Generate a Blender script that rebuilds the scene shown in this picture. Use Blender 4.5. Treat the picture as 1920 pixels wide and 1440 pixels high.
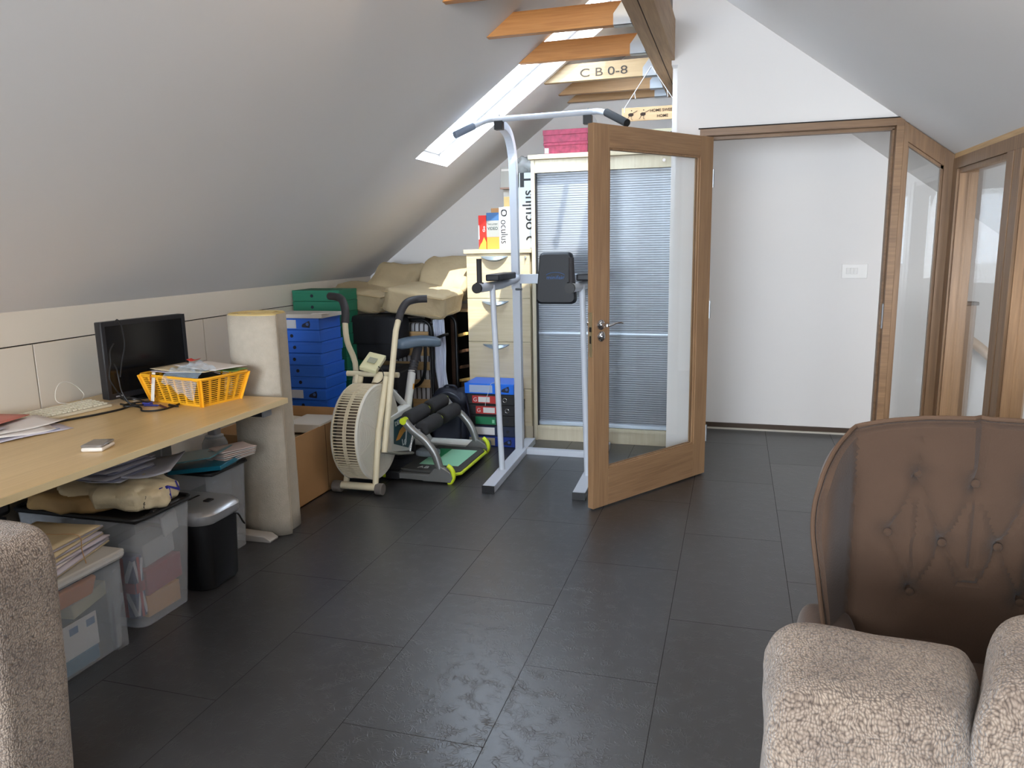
import bpy, bmesh, math, random
from mathutils import Vector, Matrix, Quaternion, noise
random.seed(7)
S = bpy.context.scene
COL = S.collection
for o in list(bpy.data.objects): bpy.data.objects.remove(o)

# ---------------------------------------------------------------- camera
YAW, PITCH, ROLL, FPX = -0.288149, 0.182943, -0.0188916, 1418.36
cd = bpy.data.cameras.new('camera'); cam = bpy.data.objects.new('camera', cd); COL.objects.link(cam)
fw = Vector((math.sin(YAW)*math.cos(PITCH), math.cos(YAW)*math.cos(PITCH), -math.sin(PITCH)))
rt = Vector((math.cos(YAW), -math.sin(YAW), 0)); up = rt.cross(fw)
r2 = rt*math.cos(ROLL)+up*math.sin(ROLL); u2 = -rt*math.sin(ROLL)+up*math.cos(ROLL)
cam.matrix_world = Matrix(((r2.x,u2.x,-fw.x,0),(r2.y,u2.y,-fw.y,0),(r2.z,u2.z,-fw.z,1.41),(0,0,0,1)))
cd.sensor_fit = 'HORIZONTAL'; cd.sensor_width = 36; cd.lens = 36*FPX/1920; cd.clip_start = .02
S.camera = cam

# ---------------------------------------------------------------- world, sun, window light, exposure
S.view_settings.view_transform = 'Standard'; S.view_settings.look = 'None'
S.view_settings.gamma = 1; S.view_settings.exposure = -0.28
try: S.view_settings.use_curve_mapping = False
except Exception: pass
w = bpy.data.worlds.new('sky'); S.world = w; w.use_nodes = True
w.node_tree.nodes['Background'].inputs[0].default_value = (.68,.82,1,1)
w.node_tree.nodes['Background'].inputs[1].default_value = 20.0
def light(name, kind, loc, energy, color=(1,1,1), target=None, **kw):
    l = bpy.data.lights.new(name, kind); l.energy = energy; l.color = color
    for k, v in kw.items(): setattr(l, k, v)
    o = bpy.data.objects.new(name, l); o.location = loc; COL.objects.link(o)
    if target is not None: o.rotation_euler = (Vector(target)-Vector(loc)).to_track_quat('-Z','Y').to_euler()
    return o
SUN = Vector((-.20,.50,-1.04))
light('sun', 'SUN', (-1,3,6), 15, (1,.95,.86), target=Vector((-1,3,6))+SUN, angle=.01)
# daylight of the big gable window behind the photographer
light('gable_window_light', 'AREA', (-1.3,-2.6,1.4), 300, (.86,.93,1), target=(1.4,1.6,2.0), shape='RECTANGLE', size=2.2, size_y=1.3)
# assumed warm lamp above the frame; a bare point light without a fitting
light('assumed_lamp_light', 'POINT', (-.72,2.33,2.64), 13, (1,.80,.56), shadow_soft_size=.03)
light('warm_fill_light', 'POINT', (.15,2.05,2.33), 17, (1,.84,.64), shadow_soft_size=.08)  # second warm light, added to brighten the left slope more evenly
# added area light under the landing ceiling, brightens its white wall
light('landing_fill_light', 'AREA', (.36,5.05,2.30), 3.2, (.95,.97,1), target=(.5,5.45,0), shape='RECTANGLE', size=.5, size_y=.5)

light('stairwell_fill_light', 'AREA', (1.85,3.5,1.15), 36, (.95,.97,1), target=(1.3,5.8,.7), shape='RECTANGLE', size=.9, size_y=.6)  # added area light without a window, brightens the stairwell behind the glass

# ---------------------------------------------------------------- materials
MAT = {}
def srgb(c):
    return tuple(((v/255)/12.92 if v/255 <= .04045 else ((v/255+.055)/1.055)**2.4) for v in c)
def mat(name, rgb, rough=.6, metal=0, spec=.5, var=0, vscale=8, bump=0, bscale=40, trans=0, ior=1.45, sheen=0, alpha=1, stretch=(1,1,1), coat=0, emit=0, bdet=6):
    """rgb are 0-255 display values of the thing's own colour"""
    if name in MAT: return MAT[name]
    m = bpy.data.materials.new(name); m.use_nodes = True; nt = m.node_tree; N = nt.nodes; L = nt.links
    b = N['Principled BSDF']; c = srgb(rgb)
    b.inputs['Base Color'].default_value = (*c,1); b.inputs['Roughness'].default_value = rough
    b.inputs['Metallic'].default_value = metal; b.inputs['Specular IOR Level'].default_value = spec
    b.inputs['Transmission Weight'].default_value = trans; b.inputs['IOR'].default_value = ior
    b.inputs['Sheen Weight'].default_value = sheen; b.inputs['Alpha'].default_value = alpha
    b.inputs['Coat Weight'].default_value = coat
    if emit:
        b.inputs['Emission Color'].default_value = (*c,1); b.inputs['Emission Strength'].default_value = emit
    if var or bump:
        tc = N.new('ShaderNodeTexCoord'); mp = N.new('ShaderNodeMapping'); mp.inputs['Scale'].default_value = stretch
        L.new(tc.outputs['Object'], mp.inputs[0])
    if var:
        n = N.new('ShaderNodeTexNoise'); n.inputs['Scale'].default_value = vscale; n.inputs['Detail'].default_value = 5
        L.new(mp.outputs[0], n.inputs[0]); r = N.new('ShaderNodeValToRGB')
        r.color_ramp.elements[0].position = .3; r.color_ramp.elements[1].position = .7
        r.color_ramp.elements[0].color = (*[max(0,x*(1-var)) for x in c],1); r.color_ramp.elements[1].color = (*[min(1,x*(1+var)) for x in c],1)
        L.new(n.outputs[0], r.inputs[0]); L.new(r.outputs[0], b.inputs['Base Color'])
    if bump:
        n = N.new('ShaderNodeTexNoise'); n.inputs['Scale'].default_value = bscale; n.inputs['Detail'].default_value = bdet
        L.new(mp.outputs[0], n.inputs[0]); bp = N.new('ShaderNodeBump'); bp.inputs['Strength'].default_value = bump
        bp.inputs['Distance'].default_value = .01; L.new(n.outputs[0], bp.inputs['Height']); L.new(bp.outputs[0], b.inputs['Normal'])
    MAT[name] = m; return m
def wood(name, dark, lite, axis, scale=1, rough=.45, dist=2.0):
    """grain runs along axis (0,1,2); bands in the other two"""
    if name in MAT: return MAT[name]
    m = bpy.data.materials.new(name); m.use_nodes = True; nt = m.node_tree; N = nt.nodes; L = nt.links
    b = N['Principled BSDF']; b.inputs['Roughness'].default_value = rough
    tc = N.new('ShaderNodeTexCoord'); mp = N.new('ShaderNodeMapping'); s = [9*scale]*3; s[axis] = .7*scale
    mp.inputs['Scale'].default_value = s; L.new(tc.outputs['Object'], mp.inputs[0])
    n1 = N.new('ShaderNodeTexNoise'); n1.inputs['Scale'].default_value = 1.6; n1.inputs['Detail'].default_value = 3; n1.inputs['Distortion'].default_value = dist
    L.new(mp.outputs[0], n1.inputs[0])
    mp2 = N.new('ShaderNodeMapping'); s = [90*scale]*3; s[axis] = 3*scale; mp2.inputs['Scale'].default_value = s; L.new(tc.outputs['Object'], mp2.inputs[0])
    n2 = N.new('ShaderNodeTexNoise'); n2.inputs['Scale'].default_value = 1.5; n2.inputs['Detail'].default_value = 4; L.new(mp2.outputs[0], n2.inputs[0])
    mx = N.new('ShaderNodeMix'); mx.inputs[0].default_value = .45; L.new(n1.outputs[0], mx.inputs[2]); L.new(n2.outputs[0], mx.inputs[3])
    r = N.new('ShaderNodeValToRGB'); r.color_ramp.elements[0].position = .32; r.color_ramp.elements[1].position = .68
    r.color_ramp.elements[0].color = (*srgb(dark),1); r.color_ramp.elements[1].color = (*srgb(lite),1)
    L.new(mx.outputs[0], r.inputs[0]); L.new(r.outputs[0], b.inputs['Base Color'])
    bp = N.new('ShaderNodeBump'); bp.inputs['Strength'].default_value = .12; bp.inputs['Distance'].default_value = .004
    L.new(n2.outputs[0], bp.inputs['Height']); L.new(bp.outputs[0], b.inputs['Normal'])
    MAT[name] = m; return m
def glass(name, tint=(253,254,254), rough=0, alpha=.06):
    """thin clear pane: mostly see-through with a mirror film that follows Fresnel"""
    if name in MAT: return MAT[name]
    m = bpy.data.materials.new(name); m.use_nodes = True; nt = m.node_tree; N = nt.nodes; L = nt.links
    N.remove(N['Principled BSDF']); out = N['Material Output']
    t = N.new('ShaderNodeBsdfTransparent'); t.inputs[0].default_value = (*srgb(tint),1)
    g = N.new('ShaderNodeBsdfGlossy'); g.inputs['Roughness'].default_value = rough
    f = N.new('ShaderNodeLayerWeight'); p5 = N.new('ShaderNodeMath'); p5.operation = 'POWER'; L.new(f.outputs['Facing'], p5.inputs[0]); p5.inputs[1].default_value = 5
    f.inputs[0].default_value = .5; ma = N.new('ShaderNodeMath'); ma.operation = 'MULTIPLY_ADD'; L.new(p5.outputs[0], ma.inputs[0]); ma.inputs[1].default_value = .92; ma.inputs[2].default_value = .045
    mx = N.new('ShaderNodeMixShader'); L.new(ma.outputs[0], mx.inputs[0]); L.new(t.outputs[0], mx.inputs[1]); L.new(g.outputs[0], mx.inputs[2]); L.new(mx.outputs[0], out.inputs[0])
    MAT[name] = m; return m
def frosted(name, rgb, opac=.45, rough=.35):
    """milky translucent plastic"""
    if name in MAT: return MAT[name]
    m = bpy.data.materials.new(name); m.use_nodes = True; nt = m.node_tree; N = nt.nodes; L = nt.links
    b = N['Principled BSDF']; b.inputs['Base Color'].default_value = (*srgb(rgb),1); b.inputs['Roughness'].default_value = rough
    t = N.new('ShaderNodeBsdfTransparent'); t.inputs[0].default_value = (.95,.96,.97,1)
    mx = N.new('ShaderNodeMixShader'); mx.inputs[0].default_value = opac
    L.new(t.outputs[0], mx.inputs[1]); L.new(b.outputs[0], mx.inputs[2]); L.new(mx.outputs[0], N['Material Output'].inputs[0])
    MAT[name] = m; return m

# ---------------------------------------------------------------- mesh helpers
class MB:
    def __init__(s): s.bm = bmesh.new(); s.mi = 0
    def _f(s, vs):
        try:
            f = s.bm.faces.new(vs); f.material_index = s.mi; return f
        except ValueError: return None
    def hexa(s, p):  # 8 points, bottom ring then top ring
        v = [s.bm.verts.new(q) for q in p]
        for f in ((3,2,1,0),(4,5,6,7),(0,1,5,4),(1,2,6,5),(2,3,7,6),(3,0,4,7)): s._f([v[i] for i in f])
        return s
    def box(s, a, b):
        x0,y0,z0 = a; x1,y1,z1 = b
        x0,x1 = sorted((x0,x1)); y0,y1 = sorted((y0,y1)); z0,z1 = sorted((z0,z1))
        return s.hexa([(x0,y0,z0),(x1,y0,z0),(x1,y1,z0),(x0,y1,z0),(x0,y0,z1),(x1,y0,z1),(x1,y1,z1),(x0,y1,z1)])
    def obox(s, c, size, M=None):  # oriented box
        c = Vector(c); hx,hy,hz = [q/2 for q in size]; M = M or Matrix.Identity(3)
        return s.hexa([c+M@Vector(q) for q in ((-hx,-hy,-hz),(hx,-hy,-hz),(hx,hy,-hz),(-hx,hy,-hz),(-hx,-hy,hz),(hx,-hy,hz),(hx,hy,hz),(-hx,hy,hz))])
    def bar(s, p, q, w, h, upv=(0,0,1)):  # rectangular bar p->q
        p, q = Vector(p), Vector(q); d = (q-p).normalized(); sx = d.cross(Vector(upv))
        if sx.length < 1e-4: sx = d.cross(Vector((0,1,0)))
        sx.normalize(); sz = sx.cross(d).normalized(); a = sx*w/2; b = sz*h/2
        return s.hexa([p-a-b,p+a-b,q+a-b,q-a-b,p-a+b,p+a+b,q+a+b,q-a+b])
    def tube(s, pts, r, n=12, closed=False, cap=True, flat=1, ref=None):
        pts = [Vector(p) for p in pts]; m = len(pts)
        rs = r if isinstance(r,(list,tuple)) else [r]*m; rings = []; prev = None
        for i,p in enumerate(pts):
            if closed: t = pts[(i+1)%m]-pts[i-1]
            else: t = pts[min(i+1,m-1)]-pts[max(i-1,0)]
            t.normalize()
            if prev is None:
                a = Vector(ref) if ref else (Vector((0,0,1)) if abs(t.z) < .9 else Vector((1,0,0)))
            else: a = prev
            u = (a-t*a.dot(t)).normalized(); v = t.cross(u); prev = u
            rings.append([s.bm.verts.new(p+(u*math.cos(2*math.pi*k/n)*flat+v*math.sin(2*math.pi*k/n))*rs[i]) for k in range(n)])
        for i in range(m if closed else m-1):
            A, B = rings[i], rings[(i+1)%m]
            for k in range(n): s._f([A[k],A[(k+1)%n],B[(k+1)%n],B[k]])
        if cap and not closed: s._f(rings[0][::-1]); s._f(rings[-1])
        return s
    def cyl(s, p, q, r, r1=None, n=20): return s.tube([p,q], [r, r if r1 is None else r1], n)
    def lathe(s, prof, c=(0,0,0), n=32, axis='Z', sx=1, sy=1):
        rings = []
        for r,z in prof:
            ring = []
            for k in range(n):
                a = 2*math.pi*k/n; x, y = r*math.cos(a)*sx, r*math.sin(a)*sy
                q = (x,y,z) if axis == 'Z' else ((z,x,y) if axis == 'X' else (y,z,x))
                ring.append(s.bm.verts.new(Vector(c)+Vector(q)))
            rings.append(ring)
        for A,B in zip(rings, rings[1:]):
            for k in range(n): s._f([A[k],A[(k+1)%n],B[(k+1)%n],B[k]])
        if prof[0][0] > 1e-5: s._f(rings[0][::-1])
        if prof[-1][0] > 1e-5: s._f(rings[-1])
        return s
    def prism(s, poly, d):  # poly: 3D points, extruded by vector d
        d = Vector(d); A = [s.bm.verts.new(p) for p in poly]; B = [s.bm.verts.new(Vector(p)+d) for p in poly]; n = len(poly)
        s._f(A[::-1]); s._f(B)
        for i in range(n): s._f([A[i],A[(i+1)%n],B[(i+1)%n],B[i]])
        return s
    def quad(s, *p): s._f([s.bm.verts.new(q) for q in p]); return s
    def grid(s, fn, nu, nv, closeu=False):
        V = [[s.bm.verts.new(fn(i/nu, j/nv)) for j in range(nv+1)] for i in range(nu+1)]
        for i in range(nu):
            for j in range(nv): s._f([V[i][j],V[i+1][j],V[i+1][j+1],V[i][j+1]])
        return s
    def superell(s, c, size, e=.35, n=32, m=20, M=None, fn=None):
        """rounded cushion block"""
        c = Vector(c); M = M or Matrix.Identity(3); a,b,h = [q/2 for q in size]
        def sp(v, p): return math.copysign(abs(v)**p, v)
        def P(u, t):
            ph = -math.pi/2+math.pi*t; th = 2*math.pi*u
            q = Vector((a*sp(math.cos(ph),e)*sp(math.cos(th),e), b*sp(math.cos(ph),e)*sp(math.sin(th),e), h*sp(math.sin(ph),e)))
            if fn: q = fn(q)
            return c+M@q
        rings = [[s.bm.verts.new(P(i/n, j/m)) for i in range(n)] for j in range(1, m)]
        for A,B in zip(rings, rings[1:]):
            for k in range(n): s._f([A[k],A[(k+1)%n],B[(k+1)%n],B[k]])
        s._f(rings[0][::-1]); s._f(rings[-1]); return s
    def add(s, name, mats, parent=None, bevel=0, seg=2, smooth=True, sub=0, loc=None, rot=None, solid=0, label=None, kind=None, disp=None):
        bmesh.ops.remove_doubles(s.bm, verts=s.bm.verts, dist=1e-6)
        bmesh.ops.recalc_face_normals(s.bm, faces=s.bm.faces)
        off = Vector((0,0,0))
        if parent is not None and parent.get('_w'): off = parent.location
        if parent is not None and parent.get('_off'): off = Vector(parent['_off'])
        if loc is not None: off = Vector(loc)
        if off.length: bmesh.ops.translate(s.bm, verts=s.bm.verts, vec=-off)
        me = bpy.data.meshes.new(name); s.bm.to_mesh(me); s.bm.free()
        for m in (mats if isinstance(mats,(list,tuple)) else [mats]): me.materials.append(m)
        o = bpy.data.objects.new(name, me); COL.objects.link(o)
        if parent is not None: o.parent = parent; 
        if parent is None and loc is not None: o.location = loc
        if parent is not None: o['_off'] = list(off)
        if rot is not None: o.rotation_euler = rot
        if solid:
            md = o.modifiers.new('s','SOLIDIFY'); md.thickness = solid; md.offset = 0
        if sub:
            md = o.modifiers.new('d','SUBSURF'); md.levels = sub; md.render_levels = sub
        if bevel:
            md = o.modifiers.new('b','BEVEL'); md.width = bevel; md.segments = seg; md.limit_method = 'ANGLE'; md.angle_limit = .6
        if smooth:
            for p in me.polygons: p.use_smooth = True
            try: me.set_sharp_from_angle(angle=.7 if not bevel else 1.2)
            except Exception: pass
        if label: o['label'] = label
        if kind: o['kind'] = kind
        return o
def thing(name, label, cat, loc=(0,0,0), rotz=0, group=None, world=True):
    o = bpy.data.objects.new(name, None); COL.objects.link(o); o.location = loc; o.rotation_euler = (0,0,rotz); o.empty_display_size = .05
    o['label'] = label; o['category'] = cat
    if group: o['group'] = group
    if world: o['_w'] = 1
    return o
def tag(o, label, cat, group=None):
    o['label'] = label; o['category'] = cat
    if group: o['group'] = group
    return o
def struct(o): o['kind'] = 'structure'; return o
def dup(root, loc, rotz=None, label=None):
    r = root.copy(); COL.objects.link(r); r.location = loc
    if rotz is not None: r.rotation_euler = (0,0,rotz)
    if label: r['label'] = label
    for ch in list(root.children):
        c = ch.copy(); COL.objects.link(c); c.parent = r
        for g in ch.children:
            d = g.copy(); COL.objects.link(d); d.parent = c
    return r
def text(body, m, parent, origin, ux, uy, size, name='lettering', ext=.0006, width=None, mirror=False, bold=0):
    """flat raised lettering; origin is its left baseline, ux writing direction, uy up direction"""
    cu = bpy.data.curves.new('t','FONT'); cu.body = body; cu.size = 1; cu.extrude = ext/size; cu.offset = bold
    o = bpy.data.objects.new('t', cu); COL.objects.link(o); dg = bpy.context.evaluated_depsgraph_get(); dg.update()
    me = bpy.data.meshes.new_from_object(o.evaluated_get(dg)); bpy.data.objects.remove(o)
    xs = [v.co.x for v in me.vertices]; k = 1
    if width and xs: k = width/size/max(1e-6, max(xs)-min(xs))
    ux, uy = Vector(ux).normalized(), Vector(uy).normalized(); n = ux.cross(uy)
    off = Vector(parent['_off']) if parent.get('_off') else (parent.location if parent.get('_w') else Vector((0,0,0)))
    for v in me.vertices:
        c = v.co.copy(); v.co = Vector(origin)+ux*(c.x*size*k)+uy*(c.y*size)+n*(c.z*size)-off
    me.materials.clear(); me.materials.append(m); me.name = name
    q = bpy.data.objects.new(name, me); COL.objects.link(q); q.parent = parent; q['_off'] = list(off)
    return q
def conform(o, target, gap=.0008):
    """lay flat lettering onto a curved surface"""
    from mathutils.bvhtree import BVHTree
    tree = BVHTree.FromPolygons([v.co for v in target.data.vertices], [list(p.vertices) for p in target.data.polygons])
    for v in o.data.vertices:
        p, n, _, _ = tree.find_nearest(v.co)
        if p is not None: v.co = p+n*gap
    return o
def arc(c, r, a0, a1, n, plane='YZ'):
    out = []
    for i in range(n+1):
        a = a0+(a1-a0)*i/n; u, v = r*math.cos(a), r*math.sin(a)
        out.append(Vector(c)+Vector((0,u,v) if plane == 'YZ' else ((u,0,v) if plane == 'XZ' else (u,v,0))))
    return out
def smooth_path(pts, n=6):
    pts = [Vector(p) for p in pts]; out = []
    for i in range(len(pts)-1):
        p0 = pts[max(i-1,0)]; p1 = pts[i]; p2 = pts[i+1]; p3 = pts[min(i+2,len(pts)-1)]
        for k in range(n):
            t = k/n; out.append(.5*((2*p1)+(p2-p0)*t+(2*p0-5*p1+4*p2-p3)*t*t+(3*p1-p0-3*p2+p3)*t**3))
    out.append(pts[-1]); return out

# ---------------------------------------------------------------- common materials
PLASTER = mat('white_plaster', (226,223,220), .85, bump=.04, bscale=6)
PLASTER2 = mat('white_plaster_landing', (226,223,220), .8)
PANEL = mat('cream_panel', (222,212,196), .45)
OAKX = wood('oak_x', (110,82,56), (142,110,78), 0); OAKY = wood('oak_y', (116,88,60), (148,116,82), 1); OAKZ = wood('oak_z', (108,80,54), (140,108,76), 2)
DOORZ = wood('door_oak_z', (128,96,68), (160,126,92), 2); DOORX = wood('door_oak_x', (128,96,68), (160,126,92), 0)
PINE = wood('pine_joist', (176,112,52), (208,146,78), 0, rough=.5); PINEP = wood('pine_purlin', (140,108,76), (178,144,104), 1, rough=.55)
PINEL = wood('pale_pine', (146,120,84), (172,148,110), 0, rough=.5)
BLACK = mat('black_plastic', (22,22,24), .45); DARK = mat('dark_gap', (26,20,16), .8)
STEEL = mat('galvanised_steel', (170,176,182), .35, metal=.9); CHROME = mat('chrome', (205,205,208), .15, metal=1)
WHITEP = mat('white_paint', (222,224,228), .35); PAPER = mat('white_paper', (226,220,212), .8)
GLASS = glass('clear_glass')

# ---------------------------------------------------------------- the room
PITCHK = .735
def zl(x): return 1.165+PITCHK*(x+2.95)
def zr(x): return 2.64-PITCHK*x
RX = (2.64-1.165-PITCHK*2.95)/(2*PITCHK); RZ = zl(RX); YB, YF = -3.2, 5.82
def floor_material():
    m = bpy.data.materials.new('slate_vinyl_tiles'); m.use_nodes = True; nt = m.node_tree; N = nt.nodes; L = nt.links; b = N['Principled BSDF']
    def M(op, a, c=None):
        n = N.new('ShaderNodeMath'); n.operation = op
        for i, v in enumerate((a, c)):
            if v is None: continue
            if isinstance(v,(int,float)): n.inputs[i].default_value = v
            else: L.new(v, n.inputs[i])
        return n.outputs[0]
    tc = N.new('ShaderNodeTexCoord'); sp = N.new('ShaderNodeSeparateXYZ'); L.new(tc.outputs['Object'], sp.inputs[0])
    u = M('DIVIDE', M('ADD', sp.outputs[0], 1.095), .4475); col = M('FLOOR', u)
    v = M('ADD', M('DIVIDE', M('SUBTRACT', sp.outputs[1], 1.824), .889), M('MULTIPLY', M('FLOORED_MODULO', col, 2), .5)); row = M('FLOOR', v)
    fu = M('SUBTRACT', u, col); fv = M('SUBTRACT', v, row)
    eu = M('MULTIPLY', M('MINIMUM', fu, M('SUBTRACT', 1, fu)), .4475); ev = M('MULTIPLY', M('MINIMUM', fv, M('SUBTRACT', 1, fv)), .889)
    e = M('MINIMUM', eu, ev); seam = M('LESS_THAN', e, .0013)
    cx = N.new('ShaderNodeCombineXYZ'); L.new(col, cx.inputs[0]); L.new(row, cx.inputs[1])
    wn = N.new('ShaderNodeTexWhiteNoise'); L.new(cx.outputs[0], wn.inputs[0])
    n = N.new('ShaderNodeTexNoise'); n.inputs['Scale'].default_value = 5; n.inputs['Detail'].default_value = 8; L.new(tc.outputs['Object'], n.inputs[0])
    f = M('ADD', M('MULTIPLY', wn.outputs[0], .35), M('MULTIPLY', n.outputs[0], .65))
    r = N.new('ShaderNodeValToRGB'); r.color_ramp.elements[0].position = .25; r.color_ramp.elements[1].position = .75
    r.color_ramp.elements[0].color = (*srgb((44,43,44)),1); r.color_ramp.elements[1].color = (*srgb((56,56,58)),1); L.new(f, r.inputs[0])
    mx = N.new('ShaderNodeMix'); mx.data_type = 'RGBA'; L.new(seam, mx.inputs[0]); L.new(r.outputs[0], mx.inputs[6]); mx.inputs[7].default_value = (.012,.011,.011,1)
    L.new(mx.outputs[2], b.inputs['Base Color'])
    # leathery relief: broken ridges
    vo = N.new('ShaderNodeTexVoronoi'); vo.feature = 'DISTANCE_TO_EDGE'; vo.inputs['Scale'].default_value = 62
    d = N.new('ShaderNodeTexNoise'); d.inputs['Scale'].default_value = 14; L.new(tc.outputs['Object'], d.inputs[0])
    va = N.new('ShaderNodeVectorMath'); va.operation = 'ADD'; L.new(tc.outputs['Object'], va.inputs[0])
    vs = N.new('ShaderNodeVectorMath'); vs.operation = 'SCALE'; vs.inputs['Scale'].default_value = .12; L.new(d.outputs['Color'], vs.inputs[0]); L.new(vs.outputs[0], va.inputs[1]); L.new(va.outputs[0], vo.inputs[0])
    msk = N.new('ShaderNodeTexNoise'); msk.inputs['Scale'].default_value = 20; L.new(tc.outputs['Object'], msk.inputs[0])
    ridge = M('MULTIPLY', M('SUBTRACT', .12, M('MINIMUM', vo.outputs[0], .12)), M('MULTIPLY', M('MAXIMUM', M('SUBTRACT', msk.outputs[0], .44), 0), 5))
    h = M('ADD', M('MULTIPLY', ridge, 3.4), M('ADD', M('MULTIPLY', n.outputs[0], .05), M('MULTIPLY', seam, -.35)))
    bp = N.new('ShaderNodeBump'); bp.inputs['Strength'].default_value = .3; bp.inputs['Distance'].default_value = .004; L.new(h, bp.inputs['Height']); L.new(bp.outputs[0], b.inputs['Normal'])
    b.inputs['Roughness'].default_value = .29; L.new(M('SUBTRACT', .95, M('MULTIPLY', seam, .6)), b.inputs['Specular IOR Level'])
    L.new(M('ADD', .30, M('ADD', M('MULTIPLY', wn.outputs[0], .07), M('MULTIPLY', seam, .4))), b.inputs['Roughness'])
    return m
b = MB(); b.box((-3.1,YB,-.1),(3.6,6.0,0)); struct(b.add('floor', floor_material(), smooth=False))
# knee wall with its cupboard doors
b = MB(); b.box((-3.07,YB,0),(-2.962,YF,1.17)); b.box((-2.965,YB,1.022),(-2.948,YF,1.166)); struct(b.add('wall_left', PANEL, smooth=False))
b = MB(); b.box((-2.9635,YB,0),(-2.962+.0005,YF,1.02)); struct(b.add('trim_1', DARK, smooth=False))
ys = [-.88,.27,1.42,2.567,3.687,4.80,YF]
for i in range(len(ys)-1):
    b = MB(); b.box((-2.9615,ys[i]+.003,.06),(-2.948,ys[i+1]-.003,1.016)); o = b.add('cupboard_door', PANEL, bevel=.001, smooth=False)
    tag(o, ['cream cupboard door in the low knee wall, beside the near sofa','cream knee wall cupboard door left of the paper pile on the desk','cream knee wall door behind the papers on the desk','cream knee wall door behind the black monitor','cream knee wall door behind the standing roll and green file boxes','cream knee wall door behind the stored bed, farthest down the room'][i], 'cupboard door', 'knee wall cupboard doors')
# sloping ceilings
def slab(name, x0, x1, zf, hole=None, th=.2, y0=YB, y1=6.0, m=PLASTER):
    b = MB(); d = 1 if zf is zl else -1
    nrm = Vector((-PITCHK*d,0,1)).normalized()*th
    def P(x,y,o=0): return Vector((x,y,zf(x)))+nrm*o
    for o in (0,1):
        if hole:
            a,c,e,g = hole
            for (xa,xb,ya,yb) in ((x0,a,y0,y1),(c,x1,y0,y1),(a,c,y0,e),(a,c,g,y1)): b.quad(P(xa,ya,o),P(xb,ya,o),P(xb,yb,o),P(xa,yb,o))
        else: b.quad(P(x0,y0,o),P(x1,y0,o),P(x1,y1,o),P(x0,y1,o))
    if hole:
        for p,q in (((a,e),(c,e)),((c,e),(c,g)),((c,g),(a,g)),((a,g),(a,e))): b.quad(P(*p),P(*q),P(*q,1),P(*p,1))
    for p,q in (((x0,y0),(x1,y0)),((x1,y0),(x1,y1)),((x1,y1),(x0,y1)),((x0,y1),(x0,y0))): b.quad(P(*p),P(*q),P(*q,1),P(*p,1))
    return struct(b.add(name, m, smooth=False))
HOLE = (-1.905,-.66,4.44,4.975)
slab('ceiling_left', -3.2, RX, zl, HOLE, th=.13)
slab('ceiling_right', RX, 3.6, zr)
# roof window: frame, pane and ventilation bar
def sl(x, y, o):  # point on the left slope, o metres outside it
    n = Vector((-PITCHK,0,1)).normalized(); return Vector((x,y,zl(x)))+n*o
wroot = bpy.data.objects.new('window_1', None); COL.objects.link(wroot); wroot.location = sl(HOLE[0],HOLE[2],0); wroot['_w'] = 1; struct(wroot)
b = MB(); nn = Vector((-PITCHK,0,1)).normalized()
for p,q in ((sl(HOLE[0],HOLE[2]+.012,.112),sl(HOLE[1],HOLE[2]+.012,.112)),(sl(HOLE[0],HOLE[3]-.012,.112),sl(HOLE[1],HOLE[3]-.012,.112)),(sl(HOLE[0]+.012,HOLE[2],.112),sl(HOLE[0]+.012,HOLE[3],.112)),(sl(HOLE[1]-.012,HOLE[2],.112),sl(HOLE[1]-.012,HOLE[3],.112))):
    b.bar(p, q, .024, .03, nn)
b.add('window_frame', WHITEP, wroot, bevel=.003)
b = MB(); b.quad(sl(HOLE[0],HOLE[2],.115),sl(HOLE[1],HOLE[2],.115),sl(HOLE[1],HOLE[3],.115),sl(HOLE[0],HOLE[3],.115)); b.add('pane', GLASS, wroot, smooth=False)
b = MB(); b.bar(sl(-.93,4.6,.055),sl(-.93,4.82,.055),.03,.025,nn); b.bar(sl(-.93,4.61,.055),sl(-.93,4.61,.09),.015,.015); b.bar(sl(-.93,4.81,.055),sl(-.93,4.81,.09),.015,.015); b.add('window_handle', STEEL, wroot, bevel=.003)
# gable walls
b = MB(); b.prism([(-3.07,YF,0),(-.30,YF,0),(-.30,YF,2.85),(RX,YF,RZ+.02),(-3.07,YF,zl(-3.07)+.02)],(0,.1,0)); struct(b.add('wall_far', PLASTER, smooth=False))
b = MB(); b.box((-.30,5.83,0),(3.6,5.93,3.0)); struct(b.add('wall_landing', PLASTER2, smooth=False))
b = MB(); b.box((3.5,YB,0),(3.6,5.93,1.2)); struct(b.add('wall_right', PLASTER2, smooth=False))
b = MB(); b.box((-.3,5.812,0),(3.4,5.83,.045)); struct(b.add('baseboard_landing', mat('brown_skirting',(66,50,36),.5), smooth=False))
b = MB(); b.box((-.3,5.800,0),(3.4,5.812,.012)); struct(b.add('trim_2', mat('pale_bead',(190,184,172),.5), smooth=False))
# gable behind the photographer with its big window opening
b = MB(); X0,X1,Z0,Z1 = -1.7,.8,.95,2.05
b.box((-3.07,YB-.1,0),(X0,YB,1.9)); b.box((X1,YB-.1,0),(3.6,YB,2.0)); b.box((X0,YB-.1,0),(X1,YB,Z0)); b.prism([(-3.07,YB-.1,1.15),(X0,YB-.1,1.9),(X0,YB-.1,Z1),(X1,YB-.1,Z1),(X1,YB-.1,2.05),(RX,YB-.1,3.0)],(0,.1,0)); struct(b.add('wall_back', PLASTER, smooth=False))
b = MB()
for x in (X0,(X0+X1)/2-.03,X1-.06): b.box((x,YB-.08,Z0),(x+.06,YB-.02,Z1))
for z in (Z0,Z1-.06): b.box((X0,YB-.08,z),(X1,YB-.02,z+.06))
struct(b.add('window_2', mat('dark_grey_frame',(60,62,64),.4), smooth=False))
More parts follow.
